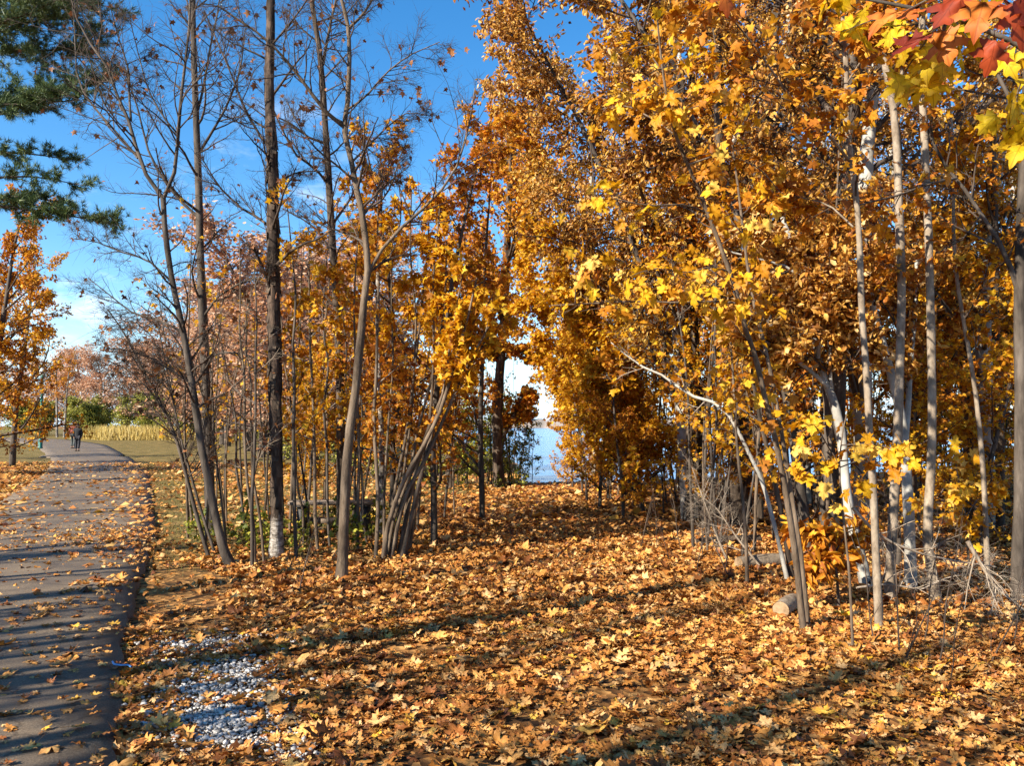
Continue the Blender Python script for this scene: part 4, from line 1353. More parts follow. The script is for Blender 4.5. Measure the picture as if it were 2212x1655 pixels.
# dark trunks farther in, on the golden side
DT = [((1490, 1120), (1478, 560), 9, 13.0, 'dark straight trunk rising out of the golden maples, nearest the trail'), ((1512, 1100), (1497, 520), 10, 14.0, 'dark trunk close behind the first one among the golden maples'), ((1592, 1130), (1556, 500), 15, 12.6, 'thick dark trunk shaded by orange leaves, behind the leaning pair'),
      ((1640, 1120), (1620, 420), 9, 13.5, 'dark trunk just behind the thick shaded one'), ((1800, 1150), (1806, 500), 9, 12.5, 'dark trunk behind the grey leaning beech'), ((2096, 1130), (2085, 600), 15, 12.8, 'thick grey trunk far inside the wood, behind the wavy sapling'),
      ((2160, 1150), (2150, 500), 9, 11.8, 'dark trunk inside the wood before the water glints'), ((1350, 1075), (1345, 700), 7, 18.0, 'pale trunk inside the golden maples near the lake')]
for i, (b, t, r, Y, lab) in enumerate(DT):
    traced('beech_tree', lab, 'tree', 400 + i, [b, ((b[0] * 2 + t[0]) / 3 + 4, (b[1] * 2 + t[1]) / 3), ((b[0] + 2 * t[0]) / 3 - 3, (b[1] + 2 * t[1]) / 3), t], [r * 1.2, r, r * 0.9, r * 0.75], M['bark_dark' if i != 5 else 'bark_grey'], M['twig'], Y=Y, top=3.0,
           k1=16, k2=8, k3=5, t0=0.4, len1=1.5, leaf=M['leaf_copper' if i % 2 else 'leaf_orange'], leaf_kind='beech', n_leaf=3, leaf_size=0.1)

# by the shore
traced('shore_maple_tree', 'dark rough maple trunk standing at the shore beside the water gap', 'tree', 61,
       [(1081, 1052), (1074, 988), (1074, 915), (1076, 864), (1079, 806), (1083, 770), (1088, 700), (1095, 560), (1100, 420), (1105, 260)], [16, 13, 13, 11.5, 10.5, 10, 9, 8, 6, 3], M['bark_dark'], M['twig'], Y=20.8, m_tr=24,
       limbs=[([(1086, 945), (1107, 904), (1118, 879), (1135, 850)], 6, 3), ([(1085, 780), (1103, 766), (1129, 757), (1180, 770)], 5, 2), ([(1080, 790), (1063, 759), (1030, 740)], 5, 2)],
       k1=34, k2=10, k3=5, t0=0.36, len1=3.2, limb_k=6, leaf=M['leaf_orange'], leaf_kind='kite', n_leaf=5, leaf_size=0.12, twig_r=0.003)
traced('shore_maple_tree', 'dark trunk wrapped in golden leaves, along the shore from the bare rough one', 'tree', 62,
       [(972, 1050), (972, 980), (970, 880), (966, 760), (960, 600)], [12, 10, 9, 8, 5], M['bark_dark'], M['twig'], Y=20.2,
       k1=20, k2=9, k3=5, t0=0.25, len1=1.5, leaf=M['leaf_gold'], leaf_kind='kite', n_leaf=4, leaf_size=0.115, twig_r=0.003)

# white pine whose boughs reach in over the path
pine_l = np.array((-15.2, 20.0, 0.0))
pine = empty('pine_tree', pine_l, 'tall white pine with long green boughs reaching over the asphalt path', 'pine tree')
rgp = np.random.default_rng(91)
V, F = tubes((resample([pine_l + (0, 0, -0.1), pine_l + (0.1, 0, 7), pine_l + (0, 0.1, 15)], 14)[None] - pine_l), np.linspace(0.27, 0.09, 14)[None], 12, 0.04, rgp)
link('trunk', new_mesh('trunk', V, [F], True), M['bark_dark'], pine)
BOUGH = [((-40, 60), (120, 40), (225, 5), 0.62, 30, 0.0), ((-40, 110), (90, 110), (205, 95), 0.62, 32, 0.5), ((-40, 60), (60, 30), (140, -10), 0.6, 26, -0.7), ((-30, 20), (60, -20), (150, -60), 0.5, 24, 0.3), ((-40, 215), (110, 205), (250, 168), 0.36, 26, 0.0), ((-40, 225), (70, 225), (170, 215), 0.3, 20, -0.6), ((-40, 250), (20, 245), (100, 232), 0.2, 10, 0.4),
         ((-40, 330), (50, 330), (165, 345), 0.22, 10, 0.3), ((-40, 385), (70, 380), (180, 400), 0.2, 10, -0.3), ((-40, 440), (80, 455), (262, 484), 0.2, 22, 0.0), ((-40, 425), (60, 425), (150, 440), 0.16, 12, 0.5)]
for (a, b, c, wid, k, dy) in BOUGH:
    z0 = at(-60, a[1], 20)[2] - 0.5
    pts = [pine_l + (0.1, 0, z0), at(*a, 20 + dy), at(*b, 20 + dy), at(*c, 20 + dy * 1.3)]
    BP = resample(pts, 14)[None] - pine_l
    BR = np.linspace(0.05, 0.008, 14)[None]
    mbp = MB()
    V, F = tubes(BP, BR, 6)
    mbp.add(V, [F])
    P1, R1 = spawn(rgp, BP, BR, k, 0.35, 1.0, (0.5, 1.2), lambda i, t, g: wid * 1.5 * (1.2 - 0.5 * t) * g.uniform(0.6, 1.2, len(t)), 0.5, 6, 0.12, 0.05, 0.65, rmin=0.004)
    V, F = tubes(P1, R1, 3)
    mbp.add(V, [F])
    P2, R2 = spawn(rgp, P1, R1, 7, 0.2, 1.0, (0.4, 1.0), 0.28, 0.6, 4, 0.15, 0.1, 0.3, rmin=0.003)
    V, F = tubes(P2, R2, 3)
    mbp.add(V, [F])
    lb = mbp.build('limb', M['twig'], pine, True)
    q = np.concatenate((P2.reshape(-1, 3)[1::2], P1.reshape(-1, 3)[2::2]))
    tan = np.concatenate((unit(np.gradient(P2, axis=1)).reshape(-1, 3)[1::2], unit(np.gradient(P1, axis=1)).reshape(-1, 3)[2::2]))
    nn = 22
    Q = np.repeat(q, nn, 0)
    yd = unit(np.repeat(tan, nn, 0) * 0.7 + rgp.normal(0, 0.55, (len(Q), 3)) + np.array((0, 0, 0.15)))
    link('crown', leaves_mesh('crown', rgp, Q + rgp.normal(0, 0.02, Q.shape), yd, rgp.normal(0, 1, Q.shape), 0.17 * rgp.uniform(0.7, 1.2, len(Q)), 'needle'), M['needle'], pine)

# overhanging maple at the camera's right: its trunk stands outside the picture, its leafy boughs hang in
hb = np.array((2.35, 2.3, 0.0))
hang = grow('maple_tree', hb, 'maple overhanging the top corner with large red and yellow leaves', 'tree', 95, [hb + (0, 0, -0.1), hb + (0.05, 0, 1.6), hb + (-0.05, 0.1, 3.2), hb + (0, 0.2, 5.0)], [0.07, 0.06, 0.05, 0.03], M['bark_grey'], M['twig'],
            limbs=[([hb + (0, 0, 2.1), at(2240, 120, 2.5), at(2140, 60, 2.5), at(2030, 20, 2.5), at(1930, 10, 2.6), at(1780, -20, 2.7)], (0.016, 0.004)), ([hb + (0, 0, 1.9), at(2300, 330, 2.4), at(2200, 260, 2.45), at(2150, 150, 2.5), at(2100, 60, 2.6)], (0.014, 0.004)), ([hb + (0, 0, 2.5), at(2260, -60, 2.0), at(2150, -30, 1.9), at(1990, 0, 1.85), at(1900, -10, 1.8)], (0.012, 0.004))],
            k1=4, t0=0.7, len1=0.7, k2=3, k3=0, limb_k=0, leaf=M['leaf_lemon'], leaf_kind='hero', n_leaf=0,
            sprays=[(at(u, v, Y), s, c, 0.1) for u, v, Y, s, c in ((1975, 120, 2.6, 0.045, 5), (2030, 105, 2.55, 0.05, 5), (2090, 80, 2.5, 0.045, 5), (1945, 170, 2.6, 0.04, 3), (2000, 160, 2.6, 0.05, 3), (2060, 40, 2.55, 0.05, 3), (1790, 15, 2.8, 0.05, 3), (1850, 20, 2.8, 0.05, 4), (2190, 250, 2.4, 0.04, 3), (2180, 290, 2.4, 0.035, 3), (2205, 180, 2.5, 0.05, 3), (2200, 320, 2.4, 0.03, 2), (2150, 140, 2.6, 0.06, 3), (1910, 60, 2.7, 0.05, 3))])
rgh = np.random.default_rng(96)
RED = [(1940, 45, 1.75, (-0.75, 0.1, -0.55)), (1985, 40, 1.85, (-0.9, 0.0, -0.35)), (2035, 90, 1.9, (0.1, -0.1, -1)), (2000, 100, 2.0, (-0.7, 0.2, -0.4)), (2125, 25, 1.7, (-0.3, -0.1, -0.9)), (2185, 30, 1.7, (0.2, -0.1, -0.9)), (2150, 110, 1.95, (-0.2, 0.1, -1)), (2075, 10, 1.8, (-0.5, 0.1, -0.7)), (2210, 5, 1.7, (0.1, 0, -1)), (1560, -12, 2.2, (0.2, 0, -1))]
P = np.array([at(u, v - 25, Y) for u, v, Y, _ in RED]) - hb
link('crown', leaves_mesh('crown', rgh, P, np.array([d for *_, d in RED], float), np.array((-0.3, -0.8, 0.6)) + rgh.normal(0, 0.3, P.shape), rgh.uniform(0.085, 0.12, len(P)), 'hero'), M['leaf_red'], hang)

# ------------------------------------------------------------------ trees built once and copied
def proto(name, seed, h, r, label, cat_, group, bark, twig, lean=(0, 0), wob=0.05, **kw):
    rg = np.random.default_rng(seed)
    tp = wander(rg, (0, 0, 0), h, lean, wob)
    return grow(name, (0, 0, 0), label, cat_, seed, tp, [r * 1.25, r, r * 0.8, r * 0.55, r * 0.2], bark, twig, group, **kw)


G_BEECH, G_GOLD, G_SAP = 'copper beeches of the shore wood', 'golden maples along the trail', 'thin stems of the shore wood'
L_BEECH = 'tall copper-leaved beech in the shore wood behind the pale trunks'
L_GOLD = 'golden-leaved young maple in the bright mass lining the trail'
L_SAP = 'thin bare stem in the dim thicket under the golden leaves'
beech = [proto('beech_tree', 500 + i, 11.5, 0.12, L_BEECH, 'tree', G_BEECH, M['bark_beech'], M['twig'], k1=34, k2=10, k3=6, t0=0.16, len1=3.0, len2=0.42, len3=0.3, leaf=M['leaf_copper' if i == 0 else 'leaf_tan'], leaf_kind='beech', n_leaf=5, leaf_size=0.085, spread=0.05, flat=0.4, down=0.6) for i in range(3)]
over = [proto('beech_tree', 510 + i, 12.5, 0.13, 'copper beech whose high crown closes over the trail', 'tree', 'beeches arching high over the trail', M['bark_grey'], M['twig'], k1=34, k2=10, k3=6, t0=0.36, len1=4.0, len2=0.42, len3=0.3, leaf=M['leaf_copper'], leaf_kind='beech', n_leaf=6, leaf_size=0.088, spread=0.05, flat=0.4, down=0.6) for i in range(1)]
gold = [proto('maple_tree', 520 + i, 6.5, 0.05, L_GOLD, 'tree', G_GOLD, M['bark_grey'], M['twig'], k1=26, k2=9, k3=5, t0=0.1, len1=1.7, len2=0.45, leaf=M['leaf_gold' if i != 1 else 'leaf_orange'], leaf_kind='lobe', n_leaf=4, leaf_size=0.095, flat=0.5, down=0.5, face_up=1.0) for i in range(3)]
goldt = [proto('maple_tree', 530 + i, 6.5, 0.045, 'young maple about the thicket', 'tree', 'young maples about the thicket', M['bark_grey'], M['twig'], k1=24, k2=8, k3=4, t0=0.12, len1=1.6, len2=0.45, leaf=M['leaf_gold' if i else 'leaf_orange'], leaf_kind='lobe', n_leaf=4, leaf_size=0.095, flat=0.5, down=0.5, face_up=1.0, keep=0.72) for i in range(2)]
sapl = [proto('sapling_tree', 540 + i, 3.6 + 0.5 * i, 0.017, L_SAP, 'sapling', G_SAP, M['bark_tan' if i % 2 else 'bark_grey'], M['twig'], lean=(0.06 * i - 0.1, 0.04), k1=9, k2=5, k3=0, t0=0.35, len1=0.7, sides=6, leaf=M['leaf_gold'], leaf_kind='lobe', n_leaf=2, leaf_size=0.085, keep=0.6) for i in range(4)]
G_BG = 'half-bare russet trees beyond the lawn'
L_BG = 'half-bare russet tree in the far wood beyond the lawn'
bg = [proto('russet_tree', 560 + i, 14, 0.16, L_BG, 'tree', G_BG, M['bark_grey'], M['twig_pink'], k1=40, k2=10, k3=5, t0=0.12, len1=5.2, len2=0.42, len3=0.7, wob=0.08, up=0.05, ang1=(0.6, 1.15), twig_r=0.006, leaf=M['leaf_pink'], leaf_kind='kite', n_leaf=4, leaf_size=0.19, spread=0.14, keep=0.8) for i in range(2)]
bg.append(proto('bare_tree', 564, 14, 0.15, L_BG, 'tree', G_BG, M['bark_grey'], M['twig_pink'], k1=40, k2=10, k3=6, t0=0.15, len1=5.0, len2=0.42, len3=0.6, up=0.06, ang1=(0.55, 1.1), twig_r=0.008, leaf=M['leaf_pink'], leaf_kind='kite', n_leaf=2, leaf_size=0.2, spread=0.12, keep=0.6))
G_SH = 'green and olive bushes at the far edge of the lawn'
L_SH = 'rounded yellow-green bush at the far edge of the lawn'
shrub = [proto('bush_shrub', 580 + i, 3.4, 0.04, L_SH, 'bush', G_SH, M['bark_grey'], M['twig_pink'], k1=26, k2=9, k3=5, t0=0.06, len1=1.9, len2=0.5, len3=0.35, twig_r=0.006, leaf=M['leaf_lime'], leaf_kind='kite', n_leaf=5, leaf_size=0.17, spread=0.1, keep=(1.0, 0.5)[i]) for i in range(2)]
G_GS = 'low green seedlings under the thicket'
L_GS = 'low leafy green seedling among the stems of the thicket'
brush = [proto('brush_shrub', 586 + i, 2.6, 0.014, 'dark-stemmed leafy brush at the top of the bank before the water', 'bush', 'brush at the top of the lake bank', M['bark_dark'], M['twig'], k1=16, k2=6, k3=3, t0=0.15, len1=0.75, sides=6, leaf=M['leaf_green'], leaf_kind='kite', n_leaf=3, leaf_size=0.08, keep=0.6, twig_r=0.002) for i in range(2)]
seedl = proto('seedling_plant', 590, 0.55, 0.006, L_GS, 'seedling', G_GS, M['twig'], M['twig'], k1=7, k2=4, k3=0, t0=0.15, len1=0.32, sides=5, leaf=M['leaf_green'], leaf_kind='maple', n_leaf=2, leaf_size=0.075, face_up=1.2, down=0.2)
used = set()


def place(p, x, y, s, rz, label=None, group=None, sz=None):
    z = float(H(x, y)) - 0.03
    scl = (s, s, s * (sz or 1))
    if p.name not in used:
        used.add(p.name)
        p.location, p.rotation_euler, p.scale = (x, y, z), (0, 0, rz), scl
        if label:
            p['label'] = label
        if group:
            p['group'] = group
        return p
    return copy_tree(p, (x, y, z), rz, scl, label, group)


rp = random.Random(4)
for i, (x, y, s) in enumerate([(4.6, 10.6, 0.95), (3.0, 13.6, 1.0), (7.3, 12.4, 1.0), (6.0, 16.5, 1.1), (10.2, 15.6, 1.05), (4.0, 19.0, 1.05), (8.6, 20.0, 1.1), (13.2, 19.4, 1.1), (11.5, 23.0, 1.1), (2.2, 21.0, 0.9), (16.5, 24.5, 1.15), (6.6, 23.2, 1.1)]):
    place(beech[(0, 1, 2, 1)[i % 4]], x, y, s, rp.uniform(0, 6.28))
for x, y, s in ((3.6, 12.8, 1.0), (4.0, 10.2, 0.9)):
    place(over[0], x, y, s, rp.uniform(0, 6.28))
LEAN = [('slim beech leaning out over the trail, its copper crown closing the arch', [(3.1, 13.6, -0.1), (2.8, 13.6, 2.2), (2.1, 13.4, 4.6), (1.2, 13.2, 6.6), (0.2, 13.0, 8.4), (-0.7, 12.9, 9.8)], 0.055, 'leaf_copper', 'beech', 0.34, 2.4, 0.09),
        ('slim beech leaning over the trail nearer the lake', [(2.9, 18.4, -0.1), (2.4, 18.3, 2.5), (1.6, 18.0, 5.0), (0.7, 17.6, 7.4), (0.0, 17.2, 9.6)], 0.06, 'leaf_tan', 'beech', 0.3, 2.6, 0.1),
        ('leaning golden maple whose low sprays reach toward the water gap', [(2.5, 16.2, -0.1), (2.2, 16.2, 1.2), (1.75, 16.1, 2.6), (1.2, 16.0, 4.0), (0.7, 15.9, 5.6)], 0.035, 'leaf_gold', 'lobe', 0.12, 1.25, 0.095),
        ('golden maple bending over the trail edge with leaves hanging to the ground', [(2.4, 14.4, -0.1), (2.05, 14.4, 1.3), (1.7, 14.4, 2.8), (1.3, 14.3, 4.4)], 0.03, 'leaf_gold', 'lobe', 0.08, 1.2, 0.095),
        ('golden maple at the lake end leaning low across the water gap', [(2.3, 19.6, -0.1), (1.9, 19.6, 1.6), (1.3, 19.5, 3.0), (0.7, 19.4, 4.2), (0.1, 19.3, 5.2)], 0.035, 'leaf_gold', 'lobe', 0.3, 1.5, 0.1),
        ('tall copper maple arching above the trail from beside the leaning sapling pair', [(3.5, 9.4, -0.1), (3.2, 9.5, 2.4), (2.6, 9.6, 4.6), (1.7, 9.7, 6.4), (0.8, 9.8, 7.8), (0.1, 9.9, 9.0)], 0.05, 'leaf_copper', 'beech', 0.42, 2.2, 0.088)]
for i, (lab, tp, r, lf, kind, t0, ln, sz) in enumerate(LEAN):
    grow('maple_tree' if kind == 'lobe' else 'beech_tree', (tp[0][0], tp[0][1], 0), lab, 'tree', 700 + i, [np.array(q, float) for q in tp], [r * 1.2, r, r * 0.8, r * 0.5, r * 0.2], M['bark_grey'], M['twig'], k1=34, k2=10, k3=5, t0=t0, len1=ln, len2=0.45, len3=0.28, flat=0.45, leaf=M[lf], leaf_kind=kind, n_leaf=6 if kind == 'beech' else 4, leaf_size=sz, spread=0.05, m_tr=20)
for i, (x, y, s) in enumerate([(1.7, 15.6, 0.6), (1.9, 13.8, 0.5), (1.6, 17.2, 0.45), (1.65, 18.9, 0.45), (2.1, 17.6, 0.6), (1.5, 20.0, 0.4), (4.4, 9.2, 0.55), (7.2, 10.8, 0.8), (2.5, 16.4, 0.82), (3.3, 14.6, 0.9), (4.0, 17.4, 1.0), (5.2, 14.4, 0.95), (2.9, 19.4, 0.9), (5.9, 11.9, 0.85), (7.6, 14.6, 1.0), (8.4, 17.4, 1.0), (4.3, 12.0, 0.8), (10.6, 18.2, 1.0), (6.4, 19.2, 1.0), (12.6, 20.8, 1.0), (5.6, 9.6, 0.6), (2.9, 12.2, 0.6), (9.4, 13.8, 0.9), (13.5, 22.6, 0.9), (3.6, 21.4, 0.9)]):
    place(gold[i % 3], x, y, s, rp.uniform(0, 6.28))
for x, y, s, lab in ((-1.05, 10.9, 0.92, 'small golden maple whose leaves hang over the fanning clump'), (-1.9, 12.6, 0.95, 'orange-gold young maple behind the fanning clump'), (-0.5, 13.5, 0.95, 'golden young maple arching over the trail before the shore trunk'), (-3.4, 13.4, 0.5, 'yellow-brown young maple behind the dark straight tree'),
                     (-2.5, 15.6, 0.62, 'golden young maple at the back of the thicket by the trail'), (-4.4, 16.8, 0.5, 'yellow maple behind the table, on the lawn side'), (-1.9, 19.6, 0.85, 'orange maple by the shore trunk wrapped in gold'), (-5.6, 21.5, 0.62, 'yellow maple at the corner of lawn and shore')):
    place(goldt[rp.randrange(2)], x, y, s, rp.uniform(0, 6.28), lab, 'young maples about the thicket')
n = 0
while n < 120:
    x, y = rp.uniform(1.6, 15), rp.uniform(8, 22.5)
    if x < 2.3 - 0.03 * (y - 8) or x > 0.66 * y or float(shore_s(x, y)) > 1:
        continue
    place(sapl[rp.randrange(4)], x, y, rp.uniform(0.7, 1.3), rp.uniform(0, 6.28))
    n += 1
for k in range(26):
    x, y = rp.uniform(-5.6, -0.9), rp.uniform(10.4, 15)
    place(sapl[rp.randrange(4)], x, y, rp.uniform(0.7, 1.1), rp.uniform(0, 6.28), 'thin stem in the thicket between lawn and trail', 'thin stems of the thicket')
for k in range(30):
    x, y = rp.uniform(-3.4, 0.35), rp.uniform(20.6, 22.6)
    place(sapl[rp.randrange(4)], x, y, rp.uniform(0.6, 0.85), rp.uniform(0, 6.28), 'dark thin stem of the shore brush standing before the water', 'thin stems of the shore brush')
for i, (x, y, s) in enumerate([(-5.5, 27, 0.8), (-8, 31, 0.82), (-10.5, 37, 0.9), (-7.5, 41, 0.95), (-14, 45, 0.9), (-10, 52, 1.05), (-18.5, 56, 0.95), (-14.5, 63, 1.0), (-24.5, 68, 0.95), (-20, 78, 1.05), (-31, 86, 0.95), (-27, 97, 1.1), (-41, 104, 0.95), (-36, 112, 1.1), (-50, 116, 0.95), (-57, 119, 1.05), (-64, 126, 0.95), (-71, 128, 1.05), (-80, 136, 1.0), (-46, 124, 1.1), (-88, 142, 1.0), (-7, 33, 0.7), (-12.5, 40, 0.85), (-22, 62, 0.9), (-35, 92, 0.9), (-60, 133, 1.15), (-75, 140, 1.1), (-6.0, 24.5, 0.6), (-16.5, 50, 0.9), (-29, 78, 0.9)]):
    w = 1.25 if y < 60 else 1.6
    place(bg[(0, 1, 0, 2)[i % 4]], x, y, s * w, rp.uniform(0, 6.28), sz=1 / w * (0.95 if y > 60 else 0.78))
for i, (x, y, s) in enumerate([(-26, 79, 1.0), (-31, 83.5, 1.15), (-36, 91, 1.0), (-41, 97, 1.2), (-46, 103, 1.1), (-52, 108, 1.2), (-58, 112, 1.0), (-64, 118, 1.2), (-71, 121, 1.1), (-21.5, 70, 1.0), (-17.5, 59, 0.9), (-12.6, 47, 0.8), (-9.3, 36, 0.6), (-38, 99, 1.3), (-49, 110, 1.3), (-61, 119, 1.2), (-78, 127, 1.2), (-6.4, 29.0, 0.5), (-4.4, 24.5, 0.45)]):
    place(shrub[i % 2], x, y, s * 1.35, rp.uniform(0, 6.28))
for k in range(24):
    x, y = (rp.uniform(-4.6, -1.6), rp.uniform(9.9, 12.5)) if k < 16 else (rp.uniform(-2.6, 0.2), rp.uniform(20.4, 21.4))
    place(seedl, x, y, rp.uniform(0.7, 1.4), rp.uniform(0, 6.28), None if k < 16 else 'low green plant at the top of the lake bank', None if k < 16 else 'green plants on the lake bank')

for i in range(12):
    place(brush[i % 2], rp.uniform(-2.4, 0.5), rp.uniform(21.2, 22.3), rp.uniform(0.6, 1.0), rp.uniform(0, 6.28))
for x, y, s in ((0.25, 21.6, 0.85), (0.55, 21.9, 0.7), (-0.1, 21.8, 0.95)):
    place(brush[0], x, y, s, x * 9)
# left edge: orange maple by the path
lm = [proto('maple_tree', 600 + i, 9.5, 0.11, 'x', 'tree', 'maples on the far side of the asphalt path', M['bark_grey'], M['twig'], k1=32, k2=10, k3=5, t0=0.08, len1=2.9, len2=0.42, twig_r=0.003, leaf=M['leaf_orange' if i == 0 else 'leaf_gold'], leaf_kind='kite', n_leaf=4, leaf_size=0.12, flat=0.4, spread=0.05) for i in range(2)]
for i, (k, x, y, s, lab) in enumerate(((0, -17.3, 26.6, 1.0, 'orange maple leaning over the asphalt path below the pine boughs'), (1, -19.6, 31.5, 0.9, 'golden maple on the far side of the path, close to the green lamp post'), (1, -16.6, 24.6, 0.5, 'low golden maple at the path edge in front of the orange one'), (0, -17.4, 25.2, 0.6, 'small rust-orange maple on the far verge of the path, beneath the pine'), (0, -26.0, 38.0, 1.0, 'orange maple on the far side of the path, well behind the pine'))):
    place(lm[k], x, y, s, rp.uniform(0, 6.28), lab, 'maples on the far side of the asphalt path')
for i, (x, y) in enumerate(((-14.6, 22.4), (-15.0, 23.4), (-15.9, 24.2))):
    place(sapl[i], x, y, 1.0, i * 2.0, 'thin pale stem on the far verge of the path, under the golden leaves', 'thin stems on the far verge')
# white birches far behind the bend
for i, (u, lean) in enumerate(((139, 0.02), (124, -0.06))):
    p0 = at(u, 930, 108)
    p0[2] = 0
    grow('birch_tree', p0, ('white birch stem beyond the bend of the path', 'tilted white birch stem beyond the bend of the path')[i], 'birch', 620 + i, wander(np.random.default_rng(620 + i), p0, 11, (lean, 0), 0.02), [0.16, 0.13, 0.1, 0.05], M['bark_birch'], M['twig_pink'],
         k1=14, k2=7, k3=4, t0=0.45, len1=2.0, len3=0.5, twig_r=0.006, leaf=M['leaf_orange'], leaf_kind='kite', n_leaf=3, leaf_size=0.17, spread=0.1)

# bare trees that stand beside and behind the camera; they throw the long shadows across path and trail
G_OFF = 'bare trees beside the path outside the picture'
cast = [proto('bare_tree', 640 + i, (9.5, 12, 7)[i], (0.075, 0.13, 0.04)[i], 'bare tree outside the picture that throws a long shadow over path and trail', 'tree', G_OFF, M['bark_grey'], M['twig'], k1=(14, 18, 9)[i], k2=7, k3=3, t0=0.3, len1=(1.1, 2.4, 0.8)[i], up=0.08, ang1=(0.4, 0.9), twig_r=0.002, leaf=M['leaf_dry'], leaf_kind='lobe', n_leaf=1, leaf_size=0.1, keep=0.1) for i in range(3)]
CAST = [(-6.0, 1.0, 2), (-6.6, 2.4, 2), (-7.2, 0.2, 0), (-8.0, 3.4, 2), (-8.8, 1.6, 0), (-9.6, 4.6, 0), (-10.5, 2.6, 2), (-11.4, 5.8, 0), (-7.6, -1.8, 0), (-12.4, 7.6, 2), (-13.6, 9.4, 0), (-13.0, 4.0, 1), (-14.8, 11.8, 2), (-9.4, -2.6, 2), (-6.6, -3.4, 0), (-4.6, -3.6, 2), (-3.4, -5.2, 0), (-11.5, -4.0, 1), (-8.0, -9.0, 1), (-2.5, -11.0, 1), (-15.5, 1.0, 1), (-14.0, -9.5, 0), (-16.5, 8.0, 0), (-5.6, -6.8, 0), (-17.2, 14.0, 2), (-10.0, 0.0, 2), (-5.0, -1.2, 2), (-9.0, 0.8, 1), (-7.0, -2.6, 1), (-5.2, -4.8, 1), (-11.2, 1.4, 1), (-3.2, -7.2, 1), (-5.5, 2.2, 2), (-6.2, 3.2, 2), (-7.4, 4.2, 2), (-8.4, 5.4, 2), (-9.4, 6.8, 2), (-10.6, 8.0, 2), (-5.2, 0.2, 2), (-6.9, 1.6, 2), (-7.9, 2.4, 2), (-8.9, 3.8, 2), (-12.6, -1.2, 1)]
rc = random.Random(12)
for q in range(34):
    CAST.append((rc.uniform(-14, -4.2), rc.uniform(-7, -0.5), (0, 0, 2)[q % 3]))
for x, y, k in CAST:
    place(cast[k], x, y, rp.uniform(0.85, 1.15), rp.uniform(0, 6.28))
# twiggy leafless shoots in the leaves at the trail's edge
G_TW = 'leafless shoots poking out of the leaf bank'
shoot = [proto('shoot_plant', 660 + i, 0.75 + 0.2 * i, 0.005, 'leafless thin shoot poking out of the fallen leaves', 'shoot', G_TW, M['twig'], M['twig'], lean=(-0.25, 0), wob=0.08, k1=6, k2=3, k3=0, t0=0.12, len1=0.4, ang1=(0.25, 0.6), sides=5, twig_r=0.001) for i in range(3)]
for u, v in ((1930, 1432), (1945, 1425), (2040, 1470), (2010, 1440), (1560, 1240), (1600, 1200), (1500, 1240), (1450, 1215), (1540, 1180), (1420, 1200), (1640, 1300), (1480, 1190), (2120, 1420), (1985, 1380), (1900, 1400), (1380, 1190), (1520, 1210), (1590, 1260), (2170, 1390), (640, 1290), (610, 1240)):
    p = gnd(u, v)
    place(shoot[rp.randrange(3)], p[0], p[1], rp.uniform(0.7, 1.3), rp.uniform(0, 6.28))

# ------------------------------------------------------------------ things on the ground
def log(name, label, cat_, a, b, r, bark, seed, cut=True):
    a, b = np.asarray(a, float), np.asarray(b, float)
    c = (a + b) / 2
    root = empty(name, (c[0], c[1], 0), label, cat_)
    g = np.random.default_rng(seed)
    P = resample([a, a * 0.6 + b * 0.4 + (0, 0, 0.01), b], 12)[None] - (c[0], c[1], 0)
    V, F = tubes(P, np.full((1, 12), r), 16, 0.03, g)
    link('bark', new_mesh('bark', V, [F], True), bark, root)
    for e, s in ((0, -1), (-1, 1)):
        t = unit(P[0, -1] - P[0, 0])
        u = unit(np.cross(t, (0, 0, 1)))
        w = np.cross(t, u)
        ang = np.arange(16) * math.pi / 8
        ring = P[0, e] + s * t * 0.004 + (r * 0.98) * (np.cos(ang)[:, None] * u + np.sin(ang)[:, None] * w)
        link('cut_face', new_mesh('cut_face', np.concatenate((ring, [P[0, e] + s * t * 0.006])), [[(i, (i + 1) % 16, 16) for i in range(16)]]), M['cutwood'], root)
    return root


M['cutwood'] = bark_mat('cutwood', [(0.16, 0.1, 0.055), (0.27, 0.18, 0.1), (0.36, 0.25, 0.15)], 18, 0.2, (1, 1, 1))
p, q = gnd(1596, 1222, 0.06), gnd(1716, 1216, 0.06)
log('log', 'cut pale log lying in the leaves behind the leaning pair of saplings', 'log', p + (0, 0, 0.02), q + (0, 0.1, 0.02), 0.075, M['bark_pale'], 3)
p = gnd(1692, 1318, 0.06)
log('log_stub', 'short round log stub beside the foot of the leaning sapling pair', 'log', p + (-0.02, 0, 0.0), p + (0.2, 0.32, 0.0), 0.07, M['bark_pale'], 4)
p, q = gnd(1640, 1165, 0.05), gnd(1500, 1172, 0.05)
log('fallen_log', 'dark fallen log lying in shade at the wood edge', 'log', p, q, 0.06, M['bark_dark'], 5)


def fallen_branch(label, pts, Y, r, seed, dy=0.3):
    q = [at(u, v, Y + dy * i / len(pts)) for i, (u, v) in enumerate(pts)]
    for a in q:
        a[2] = max(a[2], 0.03)
    loc = (q[0][0], q[0][1], 0)
    grow('fallen_branch', loc, label, 'branch', seed, q, [r, r * 0.7, r * 0.35], M['twig_pale'], M['twig_pale'], 'dead branches sprawling on the leaf bank', k1=16, k2=6, k3=3, t0=0.1, len1=0.5, up=0.0, sides=7, flat=0.3)


